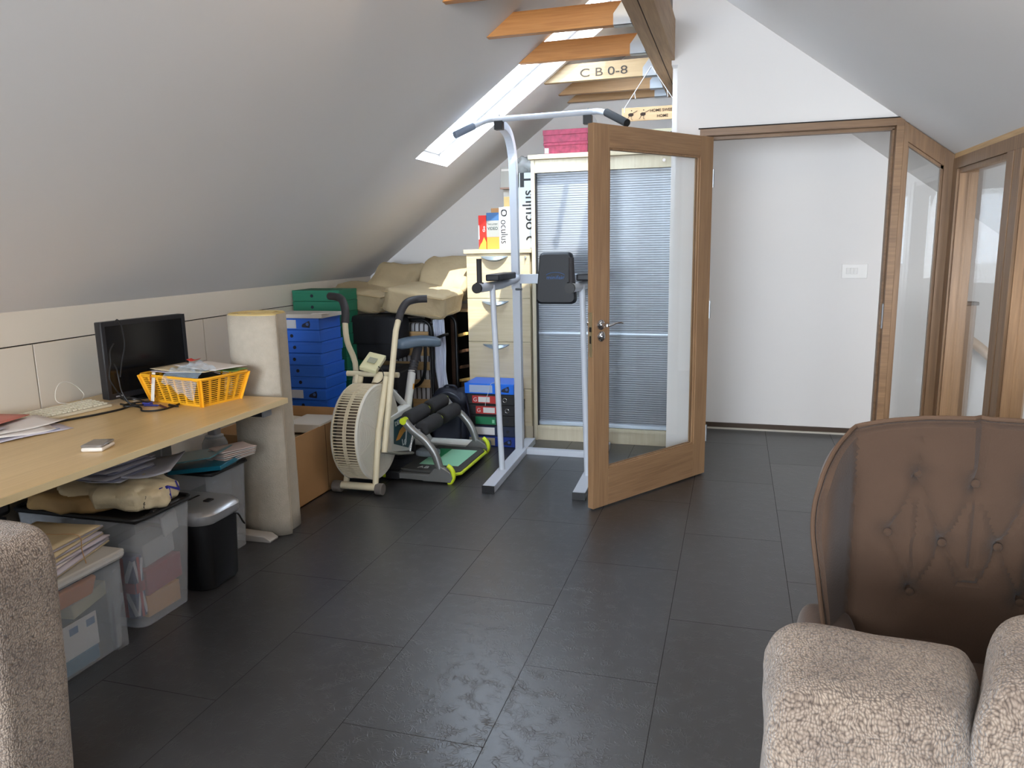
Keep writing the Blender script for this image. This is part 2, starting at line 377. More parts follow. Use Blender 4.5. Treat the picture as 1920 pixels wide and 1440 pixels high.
# partition wall with the doorway
PY = 4.67
b = MB(); th = .10
def wp(poly): b.prism([(x,PY,z) for x,z in poly],(0,th,0))
wp([(-.36,0),(-.226,0),(-.226,2.04),(-.36,2.04)])
wp([(-.36,2.04),(.83,2.04),(.818,zr(.818)+.003),(-.36,zr(-.36)+.02)])
wp([(-.395,2.40),(-.36,2.40),(-.36,zr(-.36)+.02),(-.395,zr(-.395)+.02)])
struct(b.add('wall_partition', PLASTER, smooth=False))
b = MB(); b.box((-.395,PY+th,0),(-.30,5.83,2.42)); struct(b.add('wall_side', PLASTER, smooth=False))
# door lining
b = MB(); b.box((-.226,PY-.012,0),(-.19,PY+th+.01,2.037)); b.box((-.19,PY-.012,1.999),(.802,PY+th+.01,2.037)); b.box((.802,PY-.012,0),(.84,PY+th+.01,2.037))
b.box((-.19,PY+.045,0),(-.178,PY+.06,1.99)); b.box((.79,PY+.045,0),(.802,PY+th,1.99)); b.box((-.19,PY+.045,1.982),(.802,PY+th,1.999)); struct(b.add('trim_3', OAKX, bevel=.001, smooth=False))
b = MB(); b.box((-.235,PY-.014,2.037),(.822,PY+.02,2.043)); struct(b.add('trim_4', DARK, smooth=False))
b = MB(); b.box((.799,PY+.02,.90),(.803,PY+.045,1.04)); struct(b.add('trim_5', STEEL, smooth=False))
# raked glazed panel right of the doorway
wn3 = bpy.data.objects.new('window_3', None); COL.objects.link(wn3); wn3.location = (.84,PY,0); wn3['_w'] = 1; struct(wn3)
b = MB(); yy = PY-.012
def rk(x0,x1,dz): b.prism([(x0,yy,zr(x0)-dz),(x1,yy,zr(x1)-dz),(x1,yy,zr(x1)-.004),(x0,yy,zr(x0)-.004)],(0,.09,0))
b.prism([(.8405,yy,0),(.862,yy,0),(.862,yy,zr(.862)-.004),(.84,yy,2.02)],(0,.09,0)); rk(.862,1.045,.095); b.prism([(1.045,yy,0),(1.10,yy,0),(1.10,yy,zr(1.10)-.004),(1.045,yy,zr(1.045)-.004)],(0,.10,0)); b.box((.862,yy,0),(1.045,yy+.09,.10))
b.add('window_frame', OAKZ, wn3, bevel=.0015, smooth=False)
b = MB(); b.prism([(.862,yy+.02,.1),(.872,yy+.02,.1),(.872,yy+.02,zr(.872)-.118),(.862,yy+.02,zr(.862)-.108)],(0,.03,0)); b.prism([(1.033,yy+.02,.1),(1.045,yy+.02,.1),(1.045,yy+.02,zr(1.045)-.08),(1.033,yy+.02,zr(1.033)-.1)],(0,.03,0))
b.prism([(.862,yy+.02,zr(.862)-.112),(1.045,yy+.02,zr(1.045)-.112),(1.045,yy+.02,zr(1.045)-.09),(.862,yy+.02,zr(.862)-.09)],(0,.03,0)); b.add('glazing_bead', OAKZ, wn3, smooth=False)
b = MB(); b.prism([(.868,yy+.034,.1),(1.04,yy+.034,.1),(1.04,yy+.034,zr(1.04)-.09),(.868,yy+.034,zr(.868)-.09)],(0,.006,0)); b.add('pane', GLASS, wn3, smooth=False)
# glazed partition along the stairwell
wn4 = bpy.data.objects.new('window_4', None); COL.objects.link(wn4); wn4.location = (1.09,4.66,0); wn4['_w'] = 1; struct(wn4)
b = MB(); ya, yb = -.6, 4.655; b.box((1.088,ya,1.755),(1.19,yb,1.812)); b.box((1.10,ya,1.812),(1.16,yb,1.83)); b.box((1.088,ya,.0),(1.19,yb,.10))
b.box((1.088,4.57,.1),(1.19,yb,1.755))
mull = [(3.62,3.80),(2.66,2.84),(1.70,1.88),(.74,.92),(-.6,-.5)]
for a,c in mull: b.box((1.088,(a+c)/2+.008,.1),(1.19,c,1.755)); b.box((1.088,a,.1),(1.19,(a+c)/2-.008,1.755))
b.add('window_frame', OAKZ, wn4, bevel=.0015, smooth=False)
b = MB(); b.box((1.092,ya,1.812),(1.104,yb,1.845)); b.add('cover_strip', wood('pale_oak_y',(170,136,92),(196,162,116),1), wn4, smooth=False)
b = MB(); b.box((1.125,ya,1.745),(1.145,yb,1.757)); ed = [4.57]+[q for p in mull for q in (p[1],p[0])]
for a,c in mull: b.box((1.15,(a+c)/2-.008,.1),(1.17,(a+c)/2+.008,1.755))
b.add('shadow_gap', DARK, wn4, smooth=False)
segs = [(4.57,3.80),(3.62,2.84),(2.66,1.88),(1.70,.92),(.74,-.5)]
for a,c in segs:
    b = MB(); b.box((1.10,c,1.73),(1.13,a,1.755)); b.box((1.10,c,.1),(1.13,c+.012,1.73)); b.box((1.10,a-.012,.1),(1.13,a,1.73)); b.add('glazing_bead', OAKZ, wn4, smooth=False)
    b = MB(); b.box((1.136,c,.1),(1.142,a,1.75)); b.add('pane', GLASS, wn4, smooth=False)
# open glazed oak door
DA = math.atan2(.81,.545)
door = bpy.data.objects.new('door_1', None); COL.objects.link(door); door.location = (-.69,3.81,.008); door.rotation_euler = (0,0,DA); struct(door)
W, Hd, T = .973, 1.977, .04     # leaf in local x (towards hinge), y (thickness, away from viewer), z
for a,c,n in (((0,0,0),(.115,T,Hd),'stile'),((W-.115,0,0),(W,T,Hd),'stile')):
    b = MB(); b.box(a,c); b.add(n, DOORZ, door, bevel=.002, smooth=False)
for a,c in (((.1155,0,0),(W-.1155,T,.205)),((.1155,0,Hd-.11),(W-.1155,T,Hd))):
    b = MB(); b.box(a,c); b.add('rail', DOORX, door, bevel=.002, smooth=False)
b = MB()
for y in (.006,.026):
    b.box((.115,y,.2),(.125,y+.008,Hd-.11)); b.box((W-.125,y,.2),(W-.115,y+.008,Hd-.11)); b.box((.115,y,.2),(W-.115,y+.008,.214)); b.box((.115,y,Hd-.12),(W-.115,y+.008,Hd-.11))
b.add('glazing_bead', DOORZ, door, smooth=False)
b = MB(); b.box((.118,.0165,.207),(W-.118,.0225,Hd-.112)); b.add('pane', GLASS, door, smooth=False)
b = MB(); b.box((-.0015,.009,.82),(.001,.031,1.05)); pl_ = b.add('lock_plate', mat('satin_brass',(176,160,126),.35,metal=.7), door, smooth=False)
b = MB(); b.box((-.003,.012,.95),(.0,.028,.975)); b.box((-.0025,.014,.89),(.0,.026,.93)); b.add('latch_bolt', mat('dark_steel',(70,66,60),.4,metal=.8), pl_, smooth=False)
for s_ in (-1,1):
    y0 = 0 if s_ < 0 else T
    b = MB(); b.lathe([(.0265,0),(.0265,.006),(.020,.010),(.012,.011)], (0,0,0), 28, 'Y'); 
    if s_ < 0: bmesh.ops.scale(b.bm, vec=(1,-1,1), verts=b.bm.verts)
    bmesh.ops.translate(b.bm, vec=(.052,y0,.985), verts=b.bm.verts)
    b.cyl((.052,y0,.985),(.052,y0+s_*.05,.985),.010)
    hp = smooth_path([(.052,y0+s_*.048,.985),(.075,y0+s_*.052,.985),(.11,y0+s_*.050,.992),(.15,y0+s_*.046,.992),(.175,y0+s_*.043,.988)],5); b.tube(hp,[.010]*6+[.009-.00025*i for i in range(len(hp)-6)],10,flat=.7); b.add('door_handle', CHROME, door)
    b = MB(); b.lathe([(.0265,0),(.0265,.006),(.020,.010),(.009,.010),(.009,.018),(.0,.018)], (0,0,0), 28, 'Y')
    if s_ < 0: bmesh.ops.scale(b.bm, vec=(1,-1,1), verts=b.bm.verts)
    bmesh.ops.translate(b.bm, vec=(.055,y0,.925), verts=b.bm.verts); b.add('thumb_turn', CHROME, door)
for z in (.25,1.0,1.75):
    b = MB(); b.cyl((W+.004,.0,z-.05),(W+.004,.0,z+.05),.006,n=10); b.add('hinge', STEEL, door)
# switch plate, newel post and handrail on the landing
t = thing('light_switch', 'white three gang light switch on the landing wall seen through the doorway', 'switch', (.797,5.83,1.18))
b = MB(); b.box((.714,5.818,1.128),(.880,5.829,1.228)); b.add('plate', mat('switch_white',(236,234,230),.4), t, bevel=.003)
for i in range(3):
    b = MB(); b.box((.742+i*.026,5.812,1.158),(.764+i*.026,5.819,1.200)); b.add('rocker', mat('switch_rocker',(226,224,220),.35), t, bevel=.002)
t = thing('stair_rail', 'oak handrail running down the white stairwell wall behind the glass partition', 'handrail', (1.5,5.75,0))
P0 = Vector((1.6,5.70,.93)); hr = smooth_path([(1.36,5.70,.83),(1.47,5.70,.755),(1.60,5.70,.655),(1.74,5.70,.52),(1.863,5.70,.424),(2.25,5.70,.10)],6)
b = MB(); b.tube(hr,.032,12); b.add('rail', wood('rail_oak',(186,150,110),(212,178,138),0), t)
for p in (hr[8],hr[-6]):
    b = MB(); b.cyl(p,(p.x,5.828,p.z-.03),.008); b.add('bracket', STEEL, t)
t = thing('newel_post', 'square oak newel post at the stair head behind the glass partition', 'post', (1.34,5.2,0))
b = MB(); b.box((1.32,5.1,0),(1.38,5.16,1.0)); b.add('shaft', OAKZ, t, bevel=.004)
b = MB(); b.box((1.31,5.09,1.0),(1.39,5.17,1.02)); b.add('cap', mat('newel_cap',(70,50,34),.5), t, bevel=.004)

# ---------------------------------------------------------------- roof timbers
PB = 2.425
t = thing('roof_beam', 'heavy two ply timber beam running down the ridge with a dark seam along its underside', 'beam', (-.445,YB,PB))
b = MB(); b.box((-.512,YB,PB),(-.4475,YF,PB+.22)); b.add('ply', PINEP, t, bevel=.002, smooth=False)
b = MB(); b.box((-.4425,YB,PB),(-.378,YF,PB+.22)); b.add('ply', PINEP, t, bevel=.002, smooth=False)
b = MB(); b.box((-.448,YB,PB+.004),(-.442,YF,PB+.2)); b.add('seam', DARK, t, smooth=False)
t = thing('timber_post', 'upright timber post on the ridge beam beside the white partition', 'post', (-.34,4.80,PB))
b = MB(); b.box((-.376,4.79,PB+.22),(-.30,4.86,2.86)); b.add('post', OAKZ, t, smooth=False)
t = thing('stub_joist', 'short brown joist on the far side of the ridge beam above the doorway wall', 'beam', (-.30,4.95,PB))
b = MB(); b.box((-.377,4.95,PB+.1),(.0,5.0,PB+.28)); b.add('joist', PINE, t, smooth=False)
JO = [(1.43,PINE),(2.03,PINE),(2.63,PINE),(3.23,PINE),(3.83,PINE),(4.423,PINE),(5.016,PINEL),(5.43,wood('tan_pine',(160,120,76),(188,148,100),0)),(5.73,wood('tan_pine',(160,120,76),(188,148,100),0))]  # first three are unseen, included to shade the warm point light
LB = ['orange pine joist nearest the near end of the ridge beam','orange pine joist just on the near side of the assumed warm lamp','orange pine joist just past the assumed warm lamp','orange pine ceiling joist nearest the camera, at the top edge','orange pine ceiling joist crossing in front of the roof window, second from camera','orange pine ceiling joist with bright glow, just before the pale lettered one','pale pine ceiling joist with faint pencilled lettering CB 0-8','tan ceiling joist just behind the pale lettered one','tan ceiling joist farthest down the room, nearest the end wall']  # the warm lamp in these labels is assumed, only a point light
PERF = mat('perforated_steel',(168,174,180),.35,metal=.85,bump=.0)
for i,(y,m) in enumerate(JO):
    j = thing('ceiling_joist', LB[i], 'beam', (-1.25,y,PB), group='timber ceiling joists')
    h = .105; xa = -2.95+(PB-1.165)/PITCHK+.0; xb = xa+h/PITCHK
    b = MB(); b.prism([(xa,y,PB),(-.514,y,PB),(-.514,y,PB+h),(xb,y,PB+h)],(0,.045,0)); jo = b.add('joist', m, j, bevel=.0015, smooth=False)
    b = MB()
    b.box((-.600,y-.003,PB-.004),(-.512,y+.048,PB-.001)); b.prism([(-.60,y-.003,PB-.004),(-.512,y-.003,PB-.004),(-.512,y-.003,PB+.12),(-.545,y-.003,PB+.12),(-.600,y-.003,PB+.05)],(0,.002,0)); b.prism([(-.60,y+.046,PB-.004),(-.512,y+.046,PB-.004),(-.512,y+.046,PB+.12),(-.545,y+.046,PB+.12),(-.600,y+.046,PB+.05)],(0,.002,0))
    b.box((-.5145,y-.05,PB),(-.5125,y-.003,PB+.20)); b.add('joist_hanger', STEEL, j, smooth=False)
    b = MB(); b.box((-.57,y-.004,PB+.125),(-.516,y-.002,PB+.22)); 
    hp = b.add('nail_strap', STEEL, j, smooth=False)
    b = MB()
    for r in range(6):
        for c in range(4): b.cyl((-.565+c*.0145,y-.0038,PB+.14+r*.014),(-.565+c*.0145,y-.0046,PB+.14+r*.014),.003,n=6)
    b.add('nail_heads', DARK, hp, kind='stuff')
    if i == 6: text('C B 0-8', mat('pencil',(54,48,42),.8), jo, (-1.0,y-.0012,PB+.022), (1,0,0),(0,0,1), .07, width=.30)

# ---------------------------------------------------------------- desk and what stands on it
DESK = .73
ORD = 'first second third fourth fifth sixth seventh eighth ninth tenth eleventh twelfth'.split()
def RZm(a): return Matrix.Rotation(a, 3, 'Z')
t = thing('desk', 'long beech topped desk on a grey metal C frame along the knee wall', 'desk', (-2.45,2.2,0))
BEECH = wood('beech_y', (196,164,112), (216,186,136), 1, scale=.6, rough=.32, dist=1)
b = MB(); b.box((-2.94,1.38,DESK-.025),(-1.975,3.0,DESK)); b.add('tabletop', BEECH, t, bevel=.002, smooth=False)
b = MB(); b.box((-1.9752,1.38,DESK-.0245),(-1.9735,3.0,DESK-.0008)); b.add('edge_strip', mat('pale_edge',(214,194,152),.4), t, smooth=False)
GREYM = mat('grey_metal', (150,150,150), .4, metal=.4)
for y,n in ((2.93,1),(1.45,0)):
    b = MB(); b.box((-2.86,y-.03,DESK-.075),(-2.05,y+.03,DESK-.026)); b.add('support_arm', mat('dark_arm',(36,36,40),.5), t, bevel=.003)
    b = MB(); b.box((-2.05,y-.031,DESK-.076),(-2.038,y+.031,DESK-.026)); b.add('end_cap', GREYM, t, bevel=.002)
    b = MB(); b.box((-2.72,y-.035,.03),(-2.62,y+.035,DESK-.075)); b.add('column', GREYM, t, bevel=.006)
    yf = y+.1 if n else y
    b = MB(); b.prism([(-2.88,yf-.035,0),(-2.13,yf-.035,0),(-2.125,yf-.035,.012),(-2.16,yf-.035,.032),(-2.5,yf-.035,.042),(-2.88,yf-.035,.042)],(0,.07,0)); 
    if n: b.box((-2.72,y-.035,.0),(-2.62,yf,.042))
    b.add('foot', mat('silver_foot',(178,172,166),.4,metal=.3), t, bevel=.004)
# monitor
mx_, my_ = -2.665, 2.91
t = thing('monitor', 'black flat computer monitor standing at the back of the desk with its screen off', 'monitor', (mx_,my_,DESK), math.radians(-99.9)+math.pi, world=False)
# local: x along the screen (viewer's left to right reversed), front faces local -y
t.rotation_euler = (0,0,math.radians(80.1))
b = MB(); b.box((-.225,-.014,.022),(.225,.028,.372)); b.box((-.15,.028,.06),(.15,.05,.32)); b.add('casing', mat('monitor_black',(30,30,33),.35), t, bevel=.004)
b = MB()
for q in (((-.225,-.019,.022),(-.207,-.013,.372)),((.207,-.019,.022),(.225,-.013,.372)),((-.207,-.019,.352),(.207,-.013,.372)),((-.207,-.019,.022),(.207,-.013,.046))): b.box(*q)
b.add('bezel', mat('bezel_black',(34,34,37),.3), t, bevel=.001)
b = MB(); b.box((-.207,-.0155,.046),(.207,-.013,.352)); b.add('screen', mat('screen_off',(13,15,18),.18,spec=.6), t, smooth=False)
b = MB(); b.box((-.19,-.0198,.030),(-.15,-.019,.036)); b.add('badge', mat('badge_grey',(150,150,155),.4), t, smooth=False)
b = MB(); b.bar((0,.04,.03),(0,.05,.16),.06,.02); b.add('neck', BLACK, t)
b = MB(); b.lathe([(.12,.001),(.12,.008),(.10,.014),(.03,.022)], (0,.03,0), 36, 'Z', 1, .8); b.add('base', mat('gloss_black',(16,16,18),.15), t)
def cable(name, pts, r, m, label, n=6, cat='cable'):
    b = MB(); b.tube(smooth_path(pts,n), r, 8); o = b.add(name, m, None, loc=pts[0]); return tag(o, label, cat)
K = mat('cable_black',(16,16,18),.5)
cable('monitor_cable', [(-2.62,2.70,1.10),(-2.605,2.70,1.115),(-2.60,2.715,1.08),(-2.60,2.72,1.0),(-2.61,2.705,.93),(-2.615,2.69,.86)], .003, K, 'black cable hooked over the top left corner of the monitor')
cable('monitor_cable', [(-2.63,2.69,1.01),(-2.62,2.655,.98),(-2.61,2.64,.93),(-2.60,2.615,.87),(-2.59,2.63,.82),(-2.58,2.65,.78),(-2.56,2.67,.745)], .0032, K, 'black cable looping down beside the left edge of the monitor')
cable('monitor_cable', [(-2.63,2.68,.92),(-2.60,2.66,.90),(-2.585,2.65,.86),(-2.58,2.655,.80),(-2.55,2.67,.745),(-2.50,2.72,.7345)], .003, K, 'black cable bulging from the side of the monitor to its base')
cable('power_cable', [(-2.64,2.70,.7345),(-2.50,2.66,.7345),(-2.43,2.60,.7345),(-2.37,2.62,.7345),(-2.36,2.70,.7345),(-2.40,2.83,.7345),(-2.45,2.88,.735),(-2.50,2.86,.737),(-2.54,2.80,.737)], .004, K, 'thick black cable curling in a wide loop on the desk in front of the monitor')
cable('power_cable', [(-2.58,2.72,.7345),(-2.55,2.62,.7345),(-2.57,2.50,.7345),(-2.60,2.42,.7345),(-2.63,2.34,.7345)], .0045, K, 'thick black cable lying along the front of the cream keyboard')
cable('power_cable', [(-2.60,2.68,.76),(-2.53,2.66,.775),(-2.50,2.70,.75),(-2.52,2.76,.739),(-2.56,2.74,.739),(-2.58,2.67,.742),(-2.54,2.62,.744),(-2.50,2.66,.743)], .0035, K, 'black cable bunched in a tangle below the monitor')
cable('keyboard_cable', [(-2.80,2.62,.745),(-2.84,2.70,.77),(-2.86,2.66,.83),(-2.86,2.60,.84),(-2.85,2.56,.80),(-2.83,2.56,.76),(-2.78,2.66,.742),(-2.70,2.72,.734)], .002, mat('cable_white',(214,206,194),.5), 'thin white cable rising in a loop above the cream keyboard')
# keyboard
t = thing('keyboard', 'cream computer keyboard pushed against the knee wall left of the monitor', 'keyboard', (-2.755,2.45,DESK), math.radians(82), world=False)
b = MB(); b.prism([(-.225,-.075,0),(-.225,.075,0),(-.225,.075,.024),(-.225,-.075,.012)],(.45,0,0)); b.add('casing', mat('cream_plastic',(206,196,172),.5), t, bevel=.003)
b = MB()
for r in range(5):
    for c in range(18):
        y = -.062+r*.025; z = .014+r*.002; b.box((-.215+c*.024,y,z),(-.215+c*.024+.020,y+.020,z+.007))
b.add('keys', mat('key_cream',(214,206,184),.5), t, bevel=.0015, kind='stuff')
# papers
def sheet(name, cx, cy, z, w, l, rot, m, label=None, cat='paper', group=None, curl=0, th=.001, parent=None, wav=0, ph=0):
    b = MB(); M = RZm(rot)
    def f(u,v):
        x, y = (u-.5)*w, (v-.5)*l; zz = curl*((2*u-1)**2)+wav*math.sin(3.1*u*2+v*5+ph)
        q = M@Vector((x,y,0)); return Vector((q.x,q.y,zz))
    g = b.grid(f, 8, 8); V = list(b.bm.verts)
    o = b.add(name, m, parent, solid=th, loc=None)
    o.location = (cx,cy,z+th/2)
    if label: tag(o, label, cat, group)
    return o
PW = mat('paper_white',(224,216,210),.8); PL = mat('paper_lilac',(198,192,204),.8); PC = mat('paper_cream',(214,196,160),.8); PB2 = mat('paper_bluish',(186,192,212),.8)
sheet('paper_sheet', -2.70,1.98,DESK+.001,.21,.30,.35,PW,'white sheet at the very bottom of the paper pile on the desk', wav=.001)
sheet('letter', -2.62,2.17,DESK+.004,.22,.30,-.25,PL,'loose lilac tinted letter on the desk with a small blue stamp at its corner', wav=.003)
o = sheet('letter', -2.66,2.14,DESK+.012,.22,.31,-.42,PW,'folded white letter in the middle of the desk paper pile', wav=.005, ph=1)
sheet('letter', -2.68,2.20,DESK+.021,.21,.30,-.12,PW,'white letter with faint print lying on the desk pile beside the keyboard end', wav=.004, ph=2)
sheet('letter', -2.72,1.98,DESK+.029,.22,.30,.1,PL,'crumpled letter at the left end of the desk paper pile', wav=.004, ph=3)
sheet('red_folder', -2.80,2.12,DESK+.038,.24,.34,.22,mat('faded_red',(196,118,104),.6),'faded red card folder on top of the desk papers against the knee wall','folder', th=.003, wav=.001)
sheet('photo_print', -2.83,2.05,DESK+.044,.12,.17,.3,mat('print_grey',(120,112,112),.4),'small greyish print lying on the red folder','print')
o = sheet('blue_stamp_label', -2.525,2.23,DESK+.0065,.03,.05,-.3,mat('stamp_blue',(70,128,190),.6),'small blue label at the corner of the loose letters on the desk','label')
# small charger box
t = thing('charger_box', 'small white box device with a glossy grey top near the front edge of the desk', 'device', (-2.128,2.055,DESK), math.radians(18), world=False)
b = MB(); b.box((-.038,-.047,0),(.038,.047,.016)); b.add('base', mat('device_white',(226,216,204),.4), t, bevel=.008, seg=3)
b = MB(); b.box((-.037,-.046,.016),(.037,.046,.025)); b.add('top', mat('device_grey',(120,112,104),.12,spec=.8), t, bevel=.007, seg=3)
b = MB(); b.box((.0375,-.006,.017),(.0385,.006,.020)); b.add('socket', BLACK, t, smooth=False)
# yellow basket
YEL = mat('yellow_plastic',(236,170,38),.4)
BR = math.radians(-12); t = thing('plastic_basket', 'yellow slotted plastic basket full of papers on the desk beside the monitor', 'basket', (-2.37,2.87,DESK), BR, world=False)
hb = .128
def bp_(sx,sy,z): k = z/hb; return Vector((sx*(.165+.035*k), sy*(.105+.03*k), z))
b = MB(); b.box((-.165,-.105,0),(.165,.105,.004))
cs = [(-1,-1),(1,-1),(1,1),(-1,1)]
for i in range(4):
    a, c = cs[i], cs[(i+1)%4]; long = i%2 == 0; nc = 7 if long else 5
    for z in [.008+.0092*k for k in range(13)]:
        b.bar(bp_(*a,z), bp_(*c,z), .003, .0042)
    for k in range(nc+1):
        f = k/nc; p = bp_(*a,0).lerp(bp_(*c,0),f); q = bp_(*a,hb).lerp(bp_(*c,hb),f); n = Vector((c[0]-a[0],c[1]-a[1],0)).normalized()
        wd = .026 if k in (0,nc) else .012; b.bar(p, q, wd if 1 else 0, .0032, Vector((-n.y,n.x,0)))
    b.bar(bp_(*a,.006), bp_(*c,.006), .004, .012)
b.add('slotted_body', YEL, t, bevel=.0006)
b = MB(); rim = [bp_(*c,hb)*1.02 for c in cs]
rp = []
for i in range(4):
    p = rim[i]; pr, nx = rim[i-1], rim[(i+1)%4]
    for k in range(5):
        f = k/4; a_ = p.lerp(pr,.08); c_ = p.lerp(nx,.12); rp.append(a_.lerp(p,f).lerp(p.lerp(c_,f),f))
for p in rp: p.z = hb
b.tube(rp, .006, 8, closed=True); b.add('rim', YEL, t)
def inb(x,y,z): v = RZm(BR)@Vector((x,y,0)); return (-2.37+v.x, 2.87+v.y, DESK+z)
def bsheet(x,y,z,w,l,r,m,label,**k): p = inb(x,y,z); return sheet(k.pop('name','envelope'),p[0],p[1],p[2],w,l,r+BR,m,label,**k)
x_,y_,z_ = inb(-.03,.02,.03)
b = MB(); b.obox((0,0,0),(.24,.15,.10)); o = b.add('black_case', mat('case_black',(18,18,20),.5), None, bevel=.01, rot=(0,.1,BR)); o.location = (x_,y_,DESK+.072); tag(o,'black case sunk in the yellow basket under the papers','case')
bsheet(-.02,.02,.142,.34,.20,.06,PC,'big cream envelope on top of the papers in the yellow basket',curl=.006)
bsheet(.05,.05,.153,.32,.17,-.12,PW,'white envelope topmost in the yellow basket, pointing to the right',curl=.004)
bsheet(-.09,.0,.134,.20,.16,.25,PL,'lilac envelope poking out at the left of the yellow basket',curl=.005)
bsheet(.10,.08,.137,.20,.10,.2,mat('leaf_green',(110,150,70),.6),'green leaflet at the right end of the yellow basket',name='leaflet',cat='leaflet')
bsheet(-.12,.10,.162,.05,.04,.3,mat('bright_red',(214,60,44),.6),'small red tag sticking up behind the basket papers',name='paper_tag',cat='tag',curl=.008)
# clear plastic bag draped over basket corner
b = MB(); random.seed(3)
def bagf(u,v):
    x = -.02+u*.20; y = -.02-v*.14; z = .155+.03*math.sin(u*3.1)*(1-v) + .006*math.sin(17*u+9*v)+.005*math.sin(23*v-11*u)
    if v > .72: z -= (v-.72)*.26*(.6+u)
    return Vector((x,y,z))
b.grid(bagf,26,20); o = b.add('plastic_bag', frosted('clear_bag',(196,216,232),.26,.1), None, rot=(0,0,BR)); o.location = (-2.37,2.87,DESK); tag(o,'crumpled clear plastic bag draped over the front corner of the yellow basket','bag')
# hanging label strip
t = thing('label_strip', 'white hanging strip with dark red print on the left end of the yellow basket', 'label', (-2.37,2.87,DESK), BR, world=False)
b = MB(); b.obox((-.105,-.140,.078),(.022,.0016,.13),Matrix.Rotation(-.16,3,'X')); b.add('strip', mat('strip_white',(230,220,208),.5), t, smooth=False)
DR = mat('dark_red_print',(150,30,36),.6); text('GRIP', DR, t, (-.100,-.1515,.092), (0,.16,1), (-1,0,0), .016, width=.042)
b = MB()
for z,c in ((.076,.007),(.058,.007)): b.lathe([(c,0),(0,.001)],(-.105,-.1475+(.078-z)*-.16+.008,z),12,'Y')
b.box((-.112,-.141,.03),(-.099,-.138,.045)); b.add('picture_marks', mat('mark_brown',(84,44,42),.6), t, kind='stuff')
def pen(p, ang, m, label):
    o = MB().cyl((-.03,0,0),(.03,0,0),.0045,n=10).cyl((.03,0,0),(.036,0,0),.0045,.001,n=10).cyl((-.036,0,0),(-.03,0,0),.0052,n=10).add('pen', m, None, rot=(0,0,ang)); o.location = (p[0],p[1],DESK+.0055); tag(o,label,'pen')
pen((-2.47,2.70),.1,mat('pen_navy',(40,46,110),.4),'blue pen lying left of the yellow basket front corner')
pen((-2.40,2.69),-.5,mat('pen_maroon',(70,26,34),.3),'dark red pen lying on the desk just in front of the hanging strip')
pen((-2.365,2.715),-.3,BLACK,'black pen lying closest to the basket front')
b = MB(); b.box((-.02,-.012,0),(.02,.012,.014)); o = b.add('eraser', mat('eraser_blue',(60,64,150),.6), None, bevel=.002); o.location = (-2.51,2.72,DESK); tag(o,'small blue and white eraser on the desk between monitor base and basket','eraser')

# ---------------------------------------------------------------- rolled mattress standing on end
t = thing('rolled_mat', 'pale grey rolled foam mattress standing upright at the end of the desk', 'mattress roll', (-2.235,3.20,0))
ROLLM = mat('mat_fabric',(178,168,152),.9,var=.05,vscale=30,bump=.25,bscale=160)
def sp(a, R=1.0):
    tt = a/(2*math.pi); k = .35+.65*min(1,tt/2.2); e = .72
    def pw(v): return math.copysign(abs(v)**e, v)
    return (-2.235+.148*k*pw(math.cos(a-.45-2*math.pi*.2)), 3.205+.125*k*pw(math.sin(a-.45-2*math.pi*.2)))
A1 = 2*math.pi*2.2; b = MB()
b.grid(lambda u,v: Vector((*sp(u*A1), .004+v*1.094)), 150, 12)
b.add('roll', ROLLM, t, solid=.022)
b = MB(); x,y = sp(A1); b.tube([(x,y,.01),(x,y,1.092)], .0055, 8); pi_ = b.add('piping', mat('piping_cream',(222,206,172),.7), t)
b = MB(); b.tube([Vector((*sp(A1*k/150),1.099)) for k in range(151)], .0075, 6); b.add('top_binding', mat('binding_yellow',(196,172,116),.8), t)

# ---------------------------------------------------------------- under the desk
def tub(name, label, cat, c, w, d, h, taper, m, lidm=None, rim=.012, rot=0):
    """open storage tub: c = floor centre, w along X, d along Y"""
    t = thing(name, label, cat, (c[0],c[1],0), rot, world=False)
    def ring(k, z, n=8, r=.04):
        hw, hd = w/2*k, d/2*k; o = []
        for sx,sy,a0 in ((1,-1,-math.pi/2),(1,1,0),(-1,1,math.pi/2),(-1,-1,math.pi)):
            for i in range(n+1):
                a = a0+math.pi/2*i/n; o.append(Vector((sx*(hw-r)+r*math.cos(a), sy*(hd-r)+r*math.sin(a), z)))
        return o
    b = MB(); n = 36
    Rs = [[b.bm.verts.new(p) for p in ring(k,z)] for k,z in ((taper,.003),(taper+(1-taper)*.5,h*.5),(1,h))]
    b._f(Rs[0])
    for A,B in zip(Rs,Rs[1:]):
        for i in range(n): b._f([A[i],A[(i+1)%n],B[(i+1)%n],B[i]])
    body = b.add('tub', m, t, solid=.003)
    b = MB(); b.tube(ring(1.015,h), rim, 8, closed=True); b.add('rim', lidm or m, t)
    return t, ring
FROST = frosted('frosted_tub',(206,210,216),.27,.4)
t, ring = tub('storage_box', 'tall clear plastic storage box with a black folding lid under the desk', 'storage box', (-2.36,2.275), .58, .30, .44, .88, FROST, BLACK, .009)
b = MB(); b.box((-.28,-.15,.425),(.285,.15,.438)); lid = b.add('lid', BLACK, t, bevel=.006)
b = MB()
for y in (-.04,.05): b.cyl((.287,y-.028,.445),(.287,y+.028,.445),.010,n=12)
b.box((.28,-.10,.437),(.295,.11,.447)); b.add('lid_hinge', mat('hinge_black',(30,30,32),.3), lid, bevel=.001)
def bx(name, c, s, m, label, cat, rot=(0,0,0), bevel=.003, group=None):
    b = MB(); b.obox((0,0,0), s); o = b.add(name, m, None, bevel=bevel, rot=rot); o.location = c; tag(o,label,cat,group); return o
x0 = -2.13
bx('snack_box',(-2.19,2.30,.155),(.12,.20,.10),mat('red_box',(176,52,60),.5),'faint red and white carton inside the tall clear storage box','carton',(0,0,.05))
